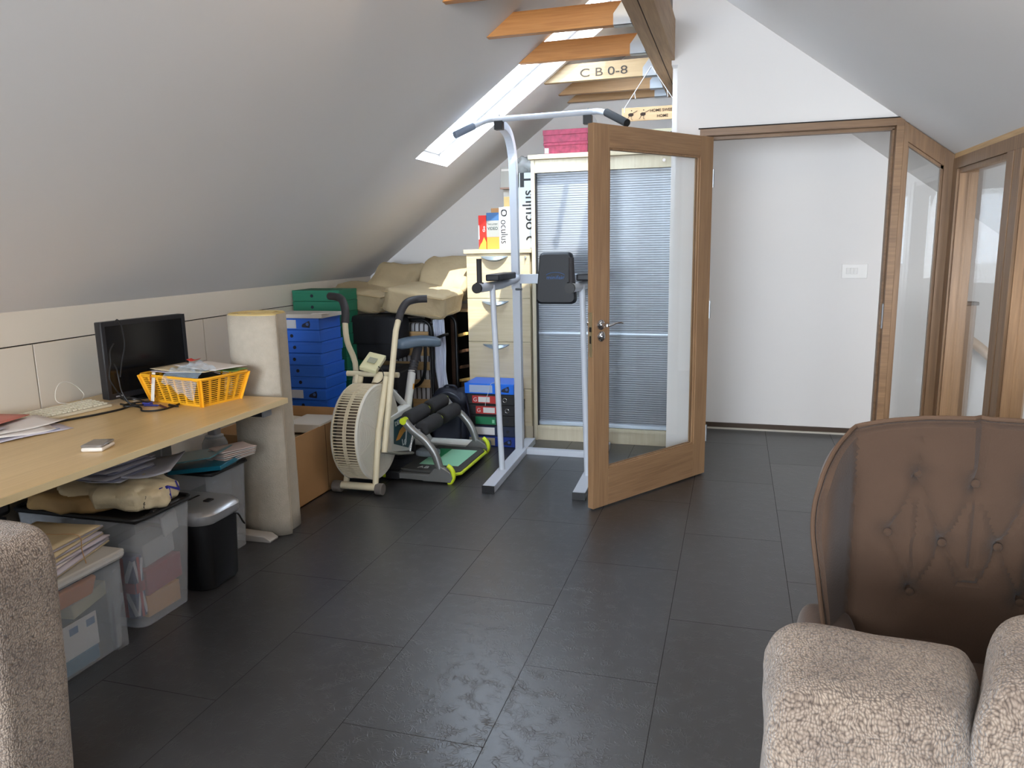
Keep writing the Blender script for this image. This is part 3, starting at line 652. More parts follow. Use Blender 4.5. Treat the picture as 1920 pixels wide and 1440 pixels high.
bx('orange_carton',(-2.185,2.285,.06),(.12,.17,.085),mat('orange_box',(222,160,74),.5),'faint orange carton at the bottom of the tall clear storage box','carton',(0,0,-.04))
bx('white_carton',(-2.20,2.30,.26),(.11,.17,.09),mat('white_carton',(196,196,200),.5),'faint white carton above the red one inside the tall clear storage box','carton',(.05,0,.03))
bx('label_card',(-2.135,2.36,.345),(.01,.08,.09),mat('lit_card',(226,226,226),.5),'white card leaning high inside the tall clear storage box','card',(.2,.1,0))
t = thing('flag_bag', 'red bag printed with a union flag inside the tall clear storage box', 'bag', (-2.15,2.19,.008), 0)
b = MB(); b.box((-2.24,2.152,.03),(-2.134,2.20,.28)); fb = b.add('bag_body', mat('flag_blue',(70,70,110),.6), t, bevel=.006)
b = MB(); X = -2.1325; yc, zc = 2.176, .155; 
b.box((X,yc-.006,.035),(X+.0008,yc+.006,.275)); b.box((X,2.155,zc-.02),(X+.0008,2.198,zc+.02)); b.box((-2.236,2.1505,zc-.02),(-2.136,2.152,zc+.02)); b.box((-2.195,2.1505,.035),(-2.178,2.152,.275)); b.add('red_cross', mat('flag_red',(190,40,50),.6), t, smooth=False)
b = MB(); 
for s_ in (1,-1):
    b.bar((X-.0002,yc-.02,zc-s_*.11),(X-.0002,yc+.02,zc+s_*.11),.0008,.012,(0,1,0)); b.bar((-2.235,2.1512,zc-s_*.11),(-2.138,2.1512,zc+s_*.11),.02,.0008,(0,1,0))
b.add('white_saltire', mat('flag_white',(226,220,222),.6), t, smooth=False)
# loose parcels on the lid
def pillow(name, c, s, m, label, cat, rot=(0,0,0), e=.45, amp=.004, seed=0, group=None, n=40, mm=24):
    b = MB()
    def f(q):
        v = Vector((q.x*14+seed,q.y*14,q.z*14)); return q+q.normalized()*(noise.noise(v)*amp*2+noise.noise(v*2.3)*amp)
    b.superell((0,0,0), s, e, n, mm, fn=f); o = b.add(name, m, None, rot=rot); o.location = c
    if label: tag(o,label,cat,group)
    return o
CB = mat('carrier_bag',(206,192,160),.45,var=.12,vscale=14,bump=.4,bscale=30)
o = pillow('carrier_bag',(-2.27,2.27,.500),(.42,.26,.10),CB,'crumpled cream carrier bag with dark blue lettering on the tall storage box','bag',(0,.06,.1),.6,.016,1,n=64,mm=36)
TB = mat('navy_print',(40,42,150),.6); o['_off'] = [0,0,0]; 
conform(text('IN', TB, o, (.20,-.04,-.02), (0,1,.12), (-.25,0,.93), .06, width=.12, bold=.02), o, .004)
conform(text('m old', mat('black_print',(40,36,40),.6), o, (.18,-.115,.03), (-.05,.15,-1), (.2,1,0), .018, width=.05), o, .0012)
pillow('brown_bag',(-2.40,2.165,.484),(.34,.13,.07),mat('kraft',(158,128,84),.6,var=.12,vscale=10),'brown paper bag slumped on the left of the carrier bag','bag',(0,.05,.15),.6,.010,4,n=56,mm=30)
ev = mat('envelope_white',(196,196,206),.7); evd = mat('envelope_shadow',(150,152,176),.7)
random.seed(11)
for i in range(12):
    sheet('envelope', -2.40+random.uniform(-.02,.02), 2.30+random.uniform(-.02,.02), .545+i*.0075, .36,.23, random.uniform(-.16,.16), (ev,evd,PL)[i%3], ORD[11-i]+' envelope from the top of the thick stack squeezed under the desk', 'envelope','envelopes squeezed under the desk', curl=.004, th=.003)
sheet('large_envelope',-2.24,2.40,.552,.22,.30,.5,ev,'large white envelope with grey corner leaning over the carrier bag','envelope',curl=.02,th=.003)
sheet('grey_card',-2.30,2.24,.560,.10,.12,.8,mat('grey_card',(126,122,122),.6),'small grey pentagon card in front of the envelope stack','card',curl=.003,th=.002)
for i,(yy_,zz_) in enumerate(((2.10,.46),(1.92,.48),(1.76,.50))):
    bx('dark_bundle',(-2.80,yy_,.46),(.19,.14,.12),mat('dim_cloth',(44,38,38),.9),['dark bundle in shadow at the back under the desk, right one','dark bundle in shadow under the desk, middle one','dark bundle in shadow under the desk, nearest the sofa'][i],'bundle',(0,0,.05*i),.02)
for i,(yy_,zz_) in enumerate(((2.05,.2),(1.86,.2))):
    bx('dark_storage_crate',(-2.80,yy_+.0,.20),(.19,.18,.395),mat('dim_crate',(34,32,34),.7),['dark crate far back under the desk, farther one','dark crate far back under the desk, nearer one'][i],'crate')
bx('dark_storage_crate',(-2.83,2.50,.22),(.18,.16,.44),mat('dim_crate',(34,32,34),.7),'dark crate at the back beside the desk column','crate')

# small clear box in front
t, ring = tub('storage_box', 'low clear plastic storage box with a white lid beside the near sofa', 'storage box', (-2.33,1.845), .50, .44, .345, .93, frosted('clear_tub',(204,212,220),.22,.3), frosted('clear_rim',(206,206,206),.7,.3), .012)
b = MB(); b.box((-.252,-.222,.347),(.252,.222,.362)); b.add('lid', frosted('clear_lid',(214,212,206),.72,.3), t, bevel=.006)
b = MB(); b.box((.22,.15,.0),(.245,.2,.34)); b.add('corner_rib', FROST, t, smooth=False)
bx('orange_folder',(-2.115,1.83,.275),(.02,.24,.075),mat('orange_plastic',(240,134,24),.4),'bright orange plastic wallet inside the low clear storage box','folder',(0,.35,0),.006)
bx('cream_box',(-2.18,1.94,.215),(.10,.17,.05),mat('cream_card',(206,198,168),.6),'cream carton lying inside the low clear storage box','carton',(.12,0,.1))
o = bx('paper_card',(-2.108,1.82,.12),(.004,.24,.12),mat('card_white',(226,222,220),.5),'white printed card with blue tabs against the side of the low clear storage box','card',(0,0,0),.001); o['_off']=[0,0,0]
for yy_ in (.005,.075):
    b = MB(); b.box((.002,yy_,.02),(.003,yy_+.035,.045)); b.add('blue_tab', mat('tab_blue',(96,128,170),.5), o, smooth=False)
bx('blue_folder',(-2.17,1.80,.035),(.14,.26,.05),mat('dull_blue',(70,120,150),.5),'dull blue folder at the bottom of the low clear storage box','folder')
bx('teal_box',(-2.36,1.84,.20),(.18,.30,.22),mat('slate_teal',(64,84,96),.6),'slate blue carton deep inside the low clear storage box','carton')
random.seed(5)
for i in range(9):
    sheet('envelope', -2.26+random.uniform(-.01,.01), 1.90+random.uniform(-.012,.012), .363+i*.0105, .26,.33-.008*i, random.uniform(-.1,.1)+.2, (PC if i in (0,8,6,4) else (PL if i%2 else PW)), ORD[8-i]+' envelope from the top of the banded stack on the low storage box', 'envelope','banded envelopes on the low box', th=.006, curl=.002)
cable('rubber_band', [(-2.10,1.92,.363),(-2.112,1.921,.41),(-2.118,1.92,.462),(-2.2,1.90,.466),(-2.28,1.88,.467)], .0016, mat('band_tan',(190,150,110),.6), 'thin tan band round the envelope stack on the low box', cat='rubber band')

# shredder
t = thing('paper_shredder', 'black paper shredder bin with a rounded silver top', 'shredder', (-2.245,2.575,0), 0, world=False)
def rbox(w,d,r,z,n=8,bx_=0):
    o = []
    for sx,sy,a0 in ((1,-1,-math.pi/2),(1,1,0),(-1,1,math.pi/2),(-1,-1,math.pi)):
        for i in range(n+1):
            a = a0+math.pi/2*i/n; xx = sx*(w/2-r)+r*math.cos(a); yy_ = sy*(d/2-r)+r*math.sin(a)
            if xx > 0: xx += bx_*(1-(yy_/(d/2))**2)
            o.append(Vector((xx,yy_,z)))
    return o
def loft(b, rings, cap=True):
    R_ = [[b.bm.verts.new(p) for p in r] for r in rings]; n = len(R_[0])
    for A,B in zip(R_,R_[1:]):
        for i in range(n): b._f([A[i],A[(i+1)%n],B[(i+1)%n],B[i]])
    if cap: b._f(R_[0][::-1]); b._f(R_[-1])
    return b
b = MB(); loft(b,[rbox(.33,.21,.04,.002,bx_=.02),rbox(.35,.23,.045,.02,bx_=.022),rbox(.37,.25,.05,.295,bx_=.025)]); b.add('bin', mat('shredder_black',(20,21,24),.38), t)
b = MB(); loft(b,[rbox(.375,.255,.05,.296,bx_=.028),rbox(.39,.27,.06,.31,bx_=.03),rbox(.39,.27,.06,.335,bx_=.03),rbox(.365,.25,.06,.352,bx_=.025),rbox(.30,.19,.05,.356,bx_=.02)]); b.add('head', mat('silver_plastic',(176,176,178),.28,metal=.6), t)
b = MB(); b.box((.02,-.09,.3555),(.032,.07,.3575)); b.add('paper_slot', DARK, t, smooth=False)
b = MB(); b.box((.10,.0,.356),(.13,.035,.362)); b.add('switch', BLACK, t, bevel=.002)
b = MB(); b.tube(smooth_path([(.205,.055,.30),(.222,.065,.29),(.226,.085,.25),(.224,.10,.235)],4),.004,8); b.add('handle', mat('grip_black',(12,12,14),.4), t)
# third box behind the shredder
t, ring = tub('storage_box', 'clear storage box with black lid half hidden behind the silver shredder', 'storage box', (-2.405,2.865), .37, .27, .42, .9, FROST, BLACK, .009)
b = MB(); b.box((-.18,-.13,.41),(.19,.13,.422)); l3 = b.add('lid', BLACK, t, bevel=.005)
b = MB(); b.cyl((.185,-.03,.433),(.185,.04,.433),.010,n=12); b.add('lid_hinge', mat('hinge_grey',(80,80,84),.3), l3)
TEAL = mat('teal_plastic',(24,108,132),.3)
bx('teal_folder',(-2.30,2.82,.446),(.26,.24,.02),TEAL,'teal plastic folder lying on the box behind the shredder','folder',(0,-.12,.15))
bx('teal_folder',(-2.36,2.80,.482),(.28,.22,.006),mat('teal_pale',(98,152,164),.3),'pale teal wallet on top of the teal folder behind the shredder','folder',(.0,-.16,.2))
random.seed(9)
for i in range(6): sheet('leaflet', -2.235+.003*i, 2.90, .455+i*.009, .13,.17, -.2-.05*i, (PW,mat('paper_pinkish',(220,196,184),.8))[i%2], ORD[5-i]+' leaflet from the top of the fan beside the teal folder','leaflet','leaflets fanned beside the teal folder', th=.003, curl=.004)
t = thing('water_bottle', 'grey plastic water jug with a square cap standing behind the teal folder', 'bottle', (-2.50,3.13,0))
b = MB(); b.lathe([(.055,.0),(.062,.01),(.062,.45),(.05,.475),(.03,.485)],(-2.50,3.13,0),28); b.add('jug', frosted('jug_plastic',(190,192,192),.6,.25), t)
b = MB(); b.lathe([(.045,.478),(.045,.49),(.03,.495)],(-2.50,3.13,0),28); b.add('collar', mat('cap_collar',(170,172,174),.35), t)
b = MB(); b.box((-2.525,3.11,.49),(-2.475,3.155,.545)); b.add('cap', mat('cap_grey',(150,152,158),.35), t, bevel=.006)

# ---------------------------------------------------------------- clutter at the end of the room
CARD = mat('cardboard',(168,128,86),.8,var=.07,vscale=6); CARDI = mat('cardboard_inside',(136,100,64),.85)
t = thing('cardboard_box', 'large open brown cardboard box of papers standing behind the rolled mattress', 'box', (-2.52,3.74,0))
b = MB(); x0,x1,y0,y1,h = -2.80,-2.262,3.46,4.02,.40; k = .006
b.box((x1-k,y0,0),(x1,y0+.33,h)); b.box((x1-k,y0+.336,0),(x1,y1,h)); b.box((x0,y0,0),(x0+k,y1,h)); b.box((x0,y0,0),(x1-k,y0+k,h)); b.box((x0,y1-k,0),(x1-k,y1,h)); b.box((x0,y0,0),(x1,y1,k))
b.add('body', CARD, t, smooth=False)
b = MB(); b.box((x0,y1-.004,h),(x1+.01,y1+.004,h+.05)); b.add('back_flap', CARD, t, smooth=False)
b = MB(); b.box((x1-.0075,y0+.329,.02),(x1-.0003,y0+.337,h)); b.add('corner_seam', mat('seam_brown',(84,56,34),.9), t, smooth=False)
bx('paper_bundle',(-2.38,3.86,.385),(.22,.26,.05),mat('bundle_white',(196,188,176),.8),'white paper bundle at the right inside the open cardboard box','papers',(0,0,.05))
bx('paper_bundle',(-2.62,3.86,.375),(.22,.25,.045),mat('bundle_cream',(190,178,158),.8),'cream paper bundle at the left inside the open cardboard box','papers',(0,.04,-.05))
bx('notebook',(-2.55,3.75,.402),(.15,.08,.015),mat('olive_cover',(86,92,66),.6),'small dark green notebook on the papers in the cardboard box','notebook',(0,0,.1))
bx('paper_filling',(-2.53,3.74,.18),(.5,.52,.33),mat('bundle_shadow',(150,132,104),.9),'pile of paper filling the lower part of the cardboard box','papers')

# box files
def box_file(name, label, group, x, y, z, w, d, h, m, spine=None, ring=None, kind='hole', rz=0):
    """front faces -Y; x is the centre"""
    t = thing(name, label, 'box file', (x,y,z), rz, group, world=False)
    b = MB(); b.box((-w/2,0,.0015),(w/2,d,h-.001)); t['_w'] = 0
    body = b.add('body', m, t, bevel=.0025, smooth=False)
    b = MB(); b.box((-w/2-.001,-.001,h-.019),(w/2+.001,d+.001,h)); b.add('lid', m, t, bevel=.002, smooth=False)
    b = MB()
    if kind == 'hole': b.cyl((ring,-.0022,h*.5),(ring,.001,h*.5),.011,n=20); b.add('finger_hole', mat('hole_navy',(14,16,34),.6), t)
    elif kind == 'ring': b.tube(arc((ring,-.003,h*.5),.014,0,2*math.pi,20,'XZ')[:-1],.0035,8,closed=True); b.add('finger_ring', CHROME, t)
    elif kind == 'pull':
        b.prism([(ring-.026,-.002,h*.32),(ring-.02,-.002,h*.24),(ring+.028,-.002,h*.2),(ring+.033,-.002,h*.5),(ring+.028,-.002,h*.8),(ring-.02,-.002,h*.5)],(0,.004,0)); q = b.add('finger_pull', mat('pull_navy',(16,20,44),.5), t, smooth=False)
        b = MB(); b.cyl((ring+.014,-.0030,h*.5),(ring+.014,-.0016,h*.5),.010,n=16); b.add('pull_ring', mat('pull_blue',(60,90,150),.4), q)
    if spine:
        sx, sw, sm = spine; b = MB(); b.box((sx,-.0018,h*.14),(sx+sw,.0005,h*.86)); l = b.add('spine_label', sm, t, smooth=False)
    return t
BLU = mat('file_blue',(34,92,190),.5,var=.04,vscale=3); GRN = mat('file_green',(30,112,84),.55,var=.04,vscale=3); LBL = mat('spine_label',(176,178,186),.6)
n = ['topmost blue box file under the white lid, with spine label and dark pull','second blue box file from the top of the tall blue stack','third blue box file from the top of the blue stack','fourth blue box file from the top of the blue stack','fifth blue box file from the top of the blue stack','sixth blue box file from the top of the blue stack','labelled blue box file second from the bottom of the visible blue stack','lowest visible blue box file, just above the cardboard box edge']
jx = [0,.0,.004,.0,.012,.02,.02,.02]
for i in range(8):
    z = .985-.0735*(i+1); lab = i in (0,6)
    box_file('box_file', n[i], 'blue box files behind the rolled mattress', -2.62+jx[i]*.8, 4.10+jx[(i*3)%8]*.6, z, .36,.26,.0728, BLU, (-.15,.17,LBL) if lab else None, .085 if lab else -.02+.008*i*.5, 'pull' if lab else 'hole')
bx('storage_crate',(-2.62,4.24,.197),(.36,.25,.393),mat('crate_dark',(30,30,34),.7),'dark crate under the blue box files, hidden behind the cardboard box','crate')
t = thing('file_lid', 'loose pale grey box lid lying on top of the blue file stack', 'lid', (-2.60,4.22,.986), 0, world=False)
b = MB(); b.box((-.19,-.135,0),(.19,.13,.006)); b.box((-.19,-.135,.006),(.19,-.130,.024)); b.box((-.19,-.13,.006),(.19,.13,.022)); b.add('lid', mat('lid_grey',(184,178,170),.6), t, bevel=.002, smooth=False)
b = MB(); b.obox((.16,-.10,.026),(.10,.05,.002),Matrix.Rotation(.3,3,'Z')); b.add('loose_slip', PAPER, t, smooth=False)
for i in range(9):
    z = 1.125-.0765*(i+1); o = (0,0,.0,.006,.008,.03,.03,.028,.04)[i]
    box_file('box_file', ['topmost green box file with a round finger hole, below the ceiling slope','second green box file from the top of the green stack','third green box file down the stack, seen from its side','fourth green box file down the stack, seen from its side','fifth green box file down, level with the blue stack middle','sixth green box file down, sticking out to the right','seventh green box file down the green stack','eighth green box file down the green stack','lowest visible green box file above the black case'][i], 'green box files behind the blue stack', -2.75+o, 4.60, z, .36,.25,.0758, GRN, None, -.03, 'hole')
bx('storage_crate',(-2.74,4.725,.217),(.34,.23,.433),mat('crate_dark',(30,30,34),.7),'dark crate under the green box files, behind the black cases','crate')
# black cases
for i,(x,w,l) in enumerate(((-2.345,.15,'flat black case standing against the blue box files'),(-2.19,.145,'second flat black case standing behind the bike wheel'))):
    t = thing('storage_case', l, 'case', (x,4.50,0), 0, 'flat black cases behind the bike', world=False)
    b = MB(); b.box((-w/2,0,.0),(w/2,.235,.60+.015*i)); b.add('shell', mat('case_cloth',(26,26,28),.75,var=.1), t, bevel=.008)
    b = MB(); b.box((-w/2-.001,-.002,.58),(w/2+.001,.237,.59)); b.add('zip', mat('zip_black',(10,10,12),.5), t)
t = thing('padded_case', 'big black padded case resting on the folded bed under the beige cushions', 'case', (-2.42,4.86,.622), 0, world=False)
b = MB(); b.superell((0,.0,.16),(.40,.22,.315),.22,40,24,fn=lambda q:q+q.normalized()*noise.noise(q*9)*.008); b.add('cover', mat('black_fabric',(24,25,30),.7,bump=.2,bscale=60), t)
b = MB(); b.box((-.15,-.118,.12),(.15,-.108,.125)); b.add('seam', mat('zip_black',(10,10,12),.5), t)
# folding bed
t = thing('folding_bed', 'folded guest bed with black tube frame, wooden slats and pale striped mattress', 'folding bed', (-2.36,5.0,0))
BT = mat('bed_tube',(18,18,20),.4)
def loop(x0,x1,y,z0,z1,r): 
    p = []
    for cx,cz,a0 in ((x1-r,z1-r,0),(x0+r,z1-r,math.pi/2),(x0+r,z0+r,math.pi),(x1-r,z0+r,1.5*math.pi)):
        p += [Vector((cx+r*math.cos(a0+k*math.pi/12),y,cz+r*math.sin(a0+k*math.pi/12))) for k in range(7)]
    return p
b = MB(); b.tube(loop(-2.66,-2.085,5.02,.18,.885,.07),.0135,12,closed=True); b.add('tube_frame', BT, t)
b = MB(); b.tube(loop(-2.66,-1.985,5.26,.18,.90,.07),.0135,12,closed=True); b.add('tube_frame', BT, t)
b = MB(); b.tube(smooth_path([(-2.45,4.97,.41),(-2.25,4.97,.405),(-2.17,4.97,.43),(-2.125,4.97,.52),(-2.115,4.97,.70)],5),.012,10); b.add('leg_loop', BT, t)
for x in (-2.62,-2.12):
    b = MB(); b.cyl((x,5.02,0),(x,5.02,.2),.012); b.add('leg', BT, t)
SL = wood('bed_slat',(176,140,92),(202,168,120),0)
for z in (.775,.66,.555,.425,.28,.16):
    b = MB(); b.box((-2.65,4.995,z-.03),(-2.10,5.008,z+.03)); b.add('slat', SL, t, bevel=.002, smooth=False)
def stripe_mat():
    m = bpy.data.materials.new('striped_ticking'); m.use_nodes = True; nt = m.node_tree; N = nt.nodes; L = nt.links; B = N['Principled BSDF']; B.inputs['Roughness'].default_value = .85
    tc = N.new('ShaderNodeTexCoord'); wv = N.new('ShaderNodeTexWave'); wv.inputs['Scale'].default_value = 9; wv.inputs['Distortion'].default_value = .6; wv.inputs['Detail'].default_value = 1; L.new(tc.outputs['Object'], wv.inputs[0])
    r = N.new('ShaderNodeValToRGB'); r.color_ramp.elements[0].position = .18; r.color_ramp.elements[1].position = .3
    r.color_ramp.elements[0].color = (*srgb((70,66,66)),1); r.color_ramp.elements[1].color = (*srgb((196,196,200)),1); L.new(wv.outputs[0], r.inputs[0]); L.new(r.outputs[0], B.inputs['Base Color']); return m
b = MB(); b.superell((-2.37,5.12,.53),(.58,.17,.66),.2,40,24,fn=lambda q:q+q.normalized()*noise.noise(q*12)*.01); b.add('mattress', stripe_mat(), t)
b = MB()
def shf(u,v):
    x = -2.075+.085*u+.012*math.sin(6*u+9*v)*v; y = 5.03+.2*(1-abs(1-2*u))*.2+.01*math.sin(22*u+3*v); z = .885-.60*v+.02*math.sin(u*3.1)
    return Vector((x+.02*v,y,z))
b.grid(shf,22,16); b.add('white_sheet', mat('white_sheet',(206,212,228),.8), t, solid=.006, label='white sheet hanging down its right side')
b = MB(); b.tube(smooth_path([(-2.11,4.995,.745),(-2.06,4.99,.75),(-2.0,5.0,.775),(-1.97,5.05,.785)],4),.010,8); b.add('strap', BT, t)
# futon base with slats, right of the bed
t = thing('slatted_stand', 'dark brown wooden stand with short pale slats wedged between the folded bed and drawer cabinet', 'stand', (-1.97,5.35,0))
DW = mat('dark_brown_wood',(72,50,34),.6)
for x,y,h_ in ((-2.03,5.33,.92),(-1.905,5.72,.92),(-2.35,5.60,.92)):
    b = MB(); b.box((x-.018,y-.02,0),(x+.018,y+.02,h_)); b.add('post', DW, t, bevel=.002)
b = MB(); b.box((-2.40,5.30,.92),(-1.89,5.76,.945)); b.add('top_board', wood('stand_top',(170,136,92),(196,164,118),0), t, bevel=.002, smooth=False)
SP = wood('slat_end',(206,164,90),(232,196,120),0)
for i,(z,mm) in enumerate(((.745,SP),(.62,DW),(.50,DW),(.40,SP),(.30,DW))):
    b = MB(); b.bar((-2.0,5.36,z-.01),(-1.91,5.30,z+.015),.035,.022); b.add('slat', mm, t, bevel=.002, smooth=False)
b = MB(); b.box((-2.01,5.40,.28),(-1.90,5.5,.37)); b.add('block', wood('stand_block',(120,86,52),(146,108,68),0), t, bevel=.002, smooth=False)
b = MB(); b.box((-2.35,5.75,.0),(-1.90,5.76,.91)); b.add('back_panel', DARK, t, smooth=False)
# futon cushions
FUT = mat('futon_beige',(172,154,122),.85,var=.07,vscale=5,bump=.5,bscale=22,bdet=4)
def cushion(label, base, bs, br, back, ks, kr, seed, extra=None):
    t = thing('futon_cushion', label, 'cushion', (base[0],base[1],base[2]-bs[2]/2), 0, 'folded beige futon cushions')
    def wr(sd): return lambda q: q+q.normalized()*(noise.noise(Vector((q.x*7+sd,q.y*7,q.z*7)))*.034-abs(noise.noise(Vector((q.x*9+sd,q.y*5,q.z*9))))*.04+noise.noise(Vector((q.x*30+sd,q.y*12,q.z*30)))*.006+.012)
    from mathutils import Euler
    b = MB(); b.superell(base, bs, .28, 72, 40, Euler(br).to_matrix(), wr(seed)); p = b.add('seat_pad', FUT, t)
    b = MB(); b.superell(back, ks, .28, 72, 40, Euler(kr).to_matrix(), wr(seed+5)); b.add('back_pad', FUT, t)
    M = Euler(br).to_matrix(); a,c,z = bs[0]/2*.985,bs[1]/2*.985,bs[2]*.34
    for s_ in (-1,1):
        pts = [Vector(base)+M@Vector(q) for q in ((-a,-c*.9,s_*z),(-a*.9,-c,s_*z),(0,-c*1.01,s_*z),(a*.9,-c,s_*z),(a,-c*.9,s_*z),(a,c*.5,s_*z))]
        b = MB(); b.tube(smooth_path(pts,5),.004,6); b.add('piping', mat('futon_piping',(172,150,112),.8), p)
    return t
cushion('beige futon cushion folded on the left, sagging over the green files and black case', (-2.62,5.08,1.045),(.47,.44,.15),(.05,.13,-.03), (-2.49,5.37,1.14),(.38,.36,.16),(.5,.05,0), 2)
t = cushion('beige futon cushion folded on the right against the drawer cabinet, sunlit at its corner', (-2.115,4.99,1.035),(.45,.50,.17),(.05,.14,.03), (-2.08,5.38,1.16),(.38,.42,.17),(.62,.02,.05), 9)
b = MB(); b.obox((-2.20,4.742,.958),(.03,.003,.055),Matrix.Rotation(.4,3,'Y')); b.add('care_tag', PAPER, t, smooth=False)

# ---------------------------------------------------------------- exercise bike
CRM = mat('bike_cream',(212,200,170),.4,var=.03); GR = mat('bike_grip',(48,46,48),.6); WHT = mat('bike_white',(216,216,210),.4)
t = thing('exercise_bike', 'old cream air bike with a big slatted fan wheel and two moving handlebars', 'exercise bike', (-2.05,4.2,0))
b = MB(); b.cyl((-2.17,3.785,.045),(-1.95,3.785,.045),.022,n=16); b.add('front_foot', CRM, t)
for a,c in ((-2.225,-2.17),(-1.95,-1.905)):
    b = MB(); b.cyl((a,3.785,.036),(c,3.785,.036),.034,n=16); b.add('foot_cap', mat('foot_cap_grey',(104,98,92),.6), t, bevel=.004)
b = MB(); b.cyl((-2.3,4.80,.05),(-1.64,4.80,.05),.030,n=16); b.add('rear_foot', WHT, t)
b = MB(); b.cyl((-1.64,4.80,.05),(-1.59,4.80,.05),.034,n=16); b.add('foot_cap', mat('foot_cap_blue',(110,118,126),.5), t, bevel=.004)
for x in (-1.955,-2.15):
    b = MB(); b.tube([(x,3.785,.05),(x,3.86,.355),(x,4.00,.655)] if x > -2 else [(x,3.80,.05),(x,3.90,.34),(x,4.05,.64)], .0175, 14); b.add('fork', CRM, t)
# wheel: hub axis along X
WC = Vector((-2.055,3.905,.345)); WR = .277
b = MB()
for xa,xb in ((-2.126,-2.122),(-2.055,-2.045),(-1.988,-1.984)):
    b.lathe([(WR-.004,xa),(WR,xa),(WR,xb),(WR-.004,xb),(WR-.004,xa)],(0,WC.y,WC.z),72,'X')
for k in range(96):
    a = 2*math.pi*k/96; c,s_ = math.cos(a),math.sin(a)
    p = Vector((-2.124,WC.y+WR*c*.99,WC.z+WR*s_*.99)); q = p.copy(); q.x = -1.986
    b.bar(p,q,.0042,.0095,(0,c,s_))
b.lathe([(WR*.985,-2.062),(WR,-2.062),(WR,-2.040),(WR*.985,-2.040),(WR*.985,-2.062)],(0,WC.y,WC.z),72,'X')
wh = b.add('fan_drum', mat('fan_cream',(206,192,164),.5), t, smooth=False)
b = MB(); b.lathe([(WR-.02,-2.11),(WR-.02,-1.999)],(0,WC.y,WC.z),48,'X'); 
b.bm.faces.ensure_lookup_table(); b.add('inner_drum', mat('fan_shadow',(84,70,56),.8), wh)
for side,xs in ((1,-1.984),(-1,-2.126)):
    b = MB(); dx = .012*side
    b.lathe([(WR-.012,xs),(WR+.004,xs+dx*.2),(WR-.004,xs+dx),(WR-.022,xs+dx)],(0,WC.y,WC.z),72,'X')
    for r in [.045+.0085*i for i in range(25)]:
        b.lathe([(r-.0022,xs+dx*.8),(r-.0022,xs+dx*1.15),(r+.0022,xs+dx*1.15),(r+.0022,xs+dx*.8)],(0,WC.y,WC.z),48,'X')
    for k in range(8):
        a = 2*math.pi*k/8+.3; c,s_ = math.cos(a),math.sin(a); b.bar((xs+dx,WC.y+.03*c,WC.z+.03*s_),(xs+dx,WC.y+.26*c,WC.z+.26*s_),.006,.004,(1,0,0))
    g = b.add('fan_grille', mat('grille_cream',(206,202,190),.5), wh)
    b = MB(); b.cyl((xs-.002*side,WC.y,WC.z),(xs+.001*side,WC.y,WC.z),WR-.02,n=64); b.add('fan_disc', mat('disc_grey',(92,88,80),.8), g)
    b = MB(); b.cyl((xs,WC.y,WC.z),(xs+.03*side,WC.y,WC.z),.028,n=20); b.add('axle', CRM, g) if 0 else b.add('axle', CRM, wh)
# lower frame, teal side panel
b = MB(); b.prism([(-2.035,4.02,.40),(-2.035,4.35,.415),(-2.035,4.42,.33),(-2.035,4.42,.2),(-2.035,4.30,.12),(-2.035,4.04,.18)],(.069,0,0)); sp_ = b.add('frame_box', WHT, t, bevel=.008)
b = MB(); b.prism([(-1.9645,4.09,.372),(-1.9645,4.303,.377),(-1.9645,4.359,.284),(-1.9645,4.378,.219),(-1.9645,4.278,.149),(-1.9645,4.074,.227)],(.002,0,0)); pn = b.add('side_panel', mat('panel_teal',(18,66,78),.4), t, smooth=False)
b = MB(); b.prism([(-1.9623,y,z) for y,z in ((4.10,.24),(4.16,.29),(4.24,.315),(4.32,.30),(4.365,.23),(4.30,.265),(4.22,.265),(4.15,.235))],(.0008,0,0)); b.add('orange_swoosh', mat('swoosh_orange',(222,150,54),.4), pn, smooth=False)
b = MB(); b.prism([(-1.9620,y,z) for y,z in ((4.275,.372),(4.295,.374),(4.26,.24),(4.24,.18),(4.225,.18))],(.0012,0,0)); b.add('white_slash', WHITEP, pn, smooth=False)
text('DELTA', mat('panel_white_print',(214,220,220),.4), pn, (-1.9619,4.10,.330), (0,1,.06), (0,-.2,1), .04, width=.13, bold=.02)
text('Lo', mat('panel_white_print',(214,220,220),.4), pn, (-1.9619,4.19,.185), (0,1,.1), (0,-.2,1), .06, width=.06, bold=.02)
b = MB(); b.tube([(-2.03,4.45,.36),(-2.03,4.60,.25),(-2.03,4.80,.06)],.020,14); b.add('rear_tube', WHT, t)
b = MB(); b.tube([(-2.03,4.06,.63),(-2.03,4.42,.38)],.020,14); b.add('down_tube', WHT, t)
b = MB(); b.tube([(-2.03,4.43,.36),(-2.03,4.535,.60)],.026,14); b.add('seat_tube', WHT, t)
b = MB(); b.tube([(-2.03,4.488,.487),(-2.03,4.502,.52)],.0268,14); b.add('orange_band', mat('band_orange',(224,158,48),.4), t)
b = MB(); b.tube([(-2.03,4.53,.585)]+[Vector((-2.03,4.53+.006*k,.585+.0085*k)) for k in range(1,11)]+[(-2.03,4.655,.745)],[.029]+[.031 if k%2 else .027 for k in range(10)]+[.030],16); b.add('seat_sleeve', GR, t)
b = MB()
def seatf(q):
    y = q.y; wid = .55+.45*max(0,min(1,(y+.10)/.16)); return Vector((q.x*wid, q.y, q.z*(1-.15*math.cos(y*14))+.008*math.cos(y*16)))
b.superell((-2.03,4.645,.775),(.23,.30,.075),.55,36,18,fn=seatf,M=RZm(-.75)); b.add('seat', mat('seat_blue_grey',(86,100,114),.4), t)
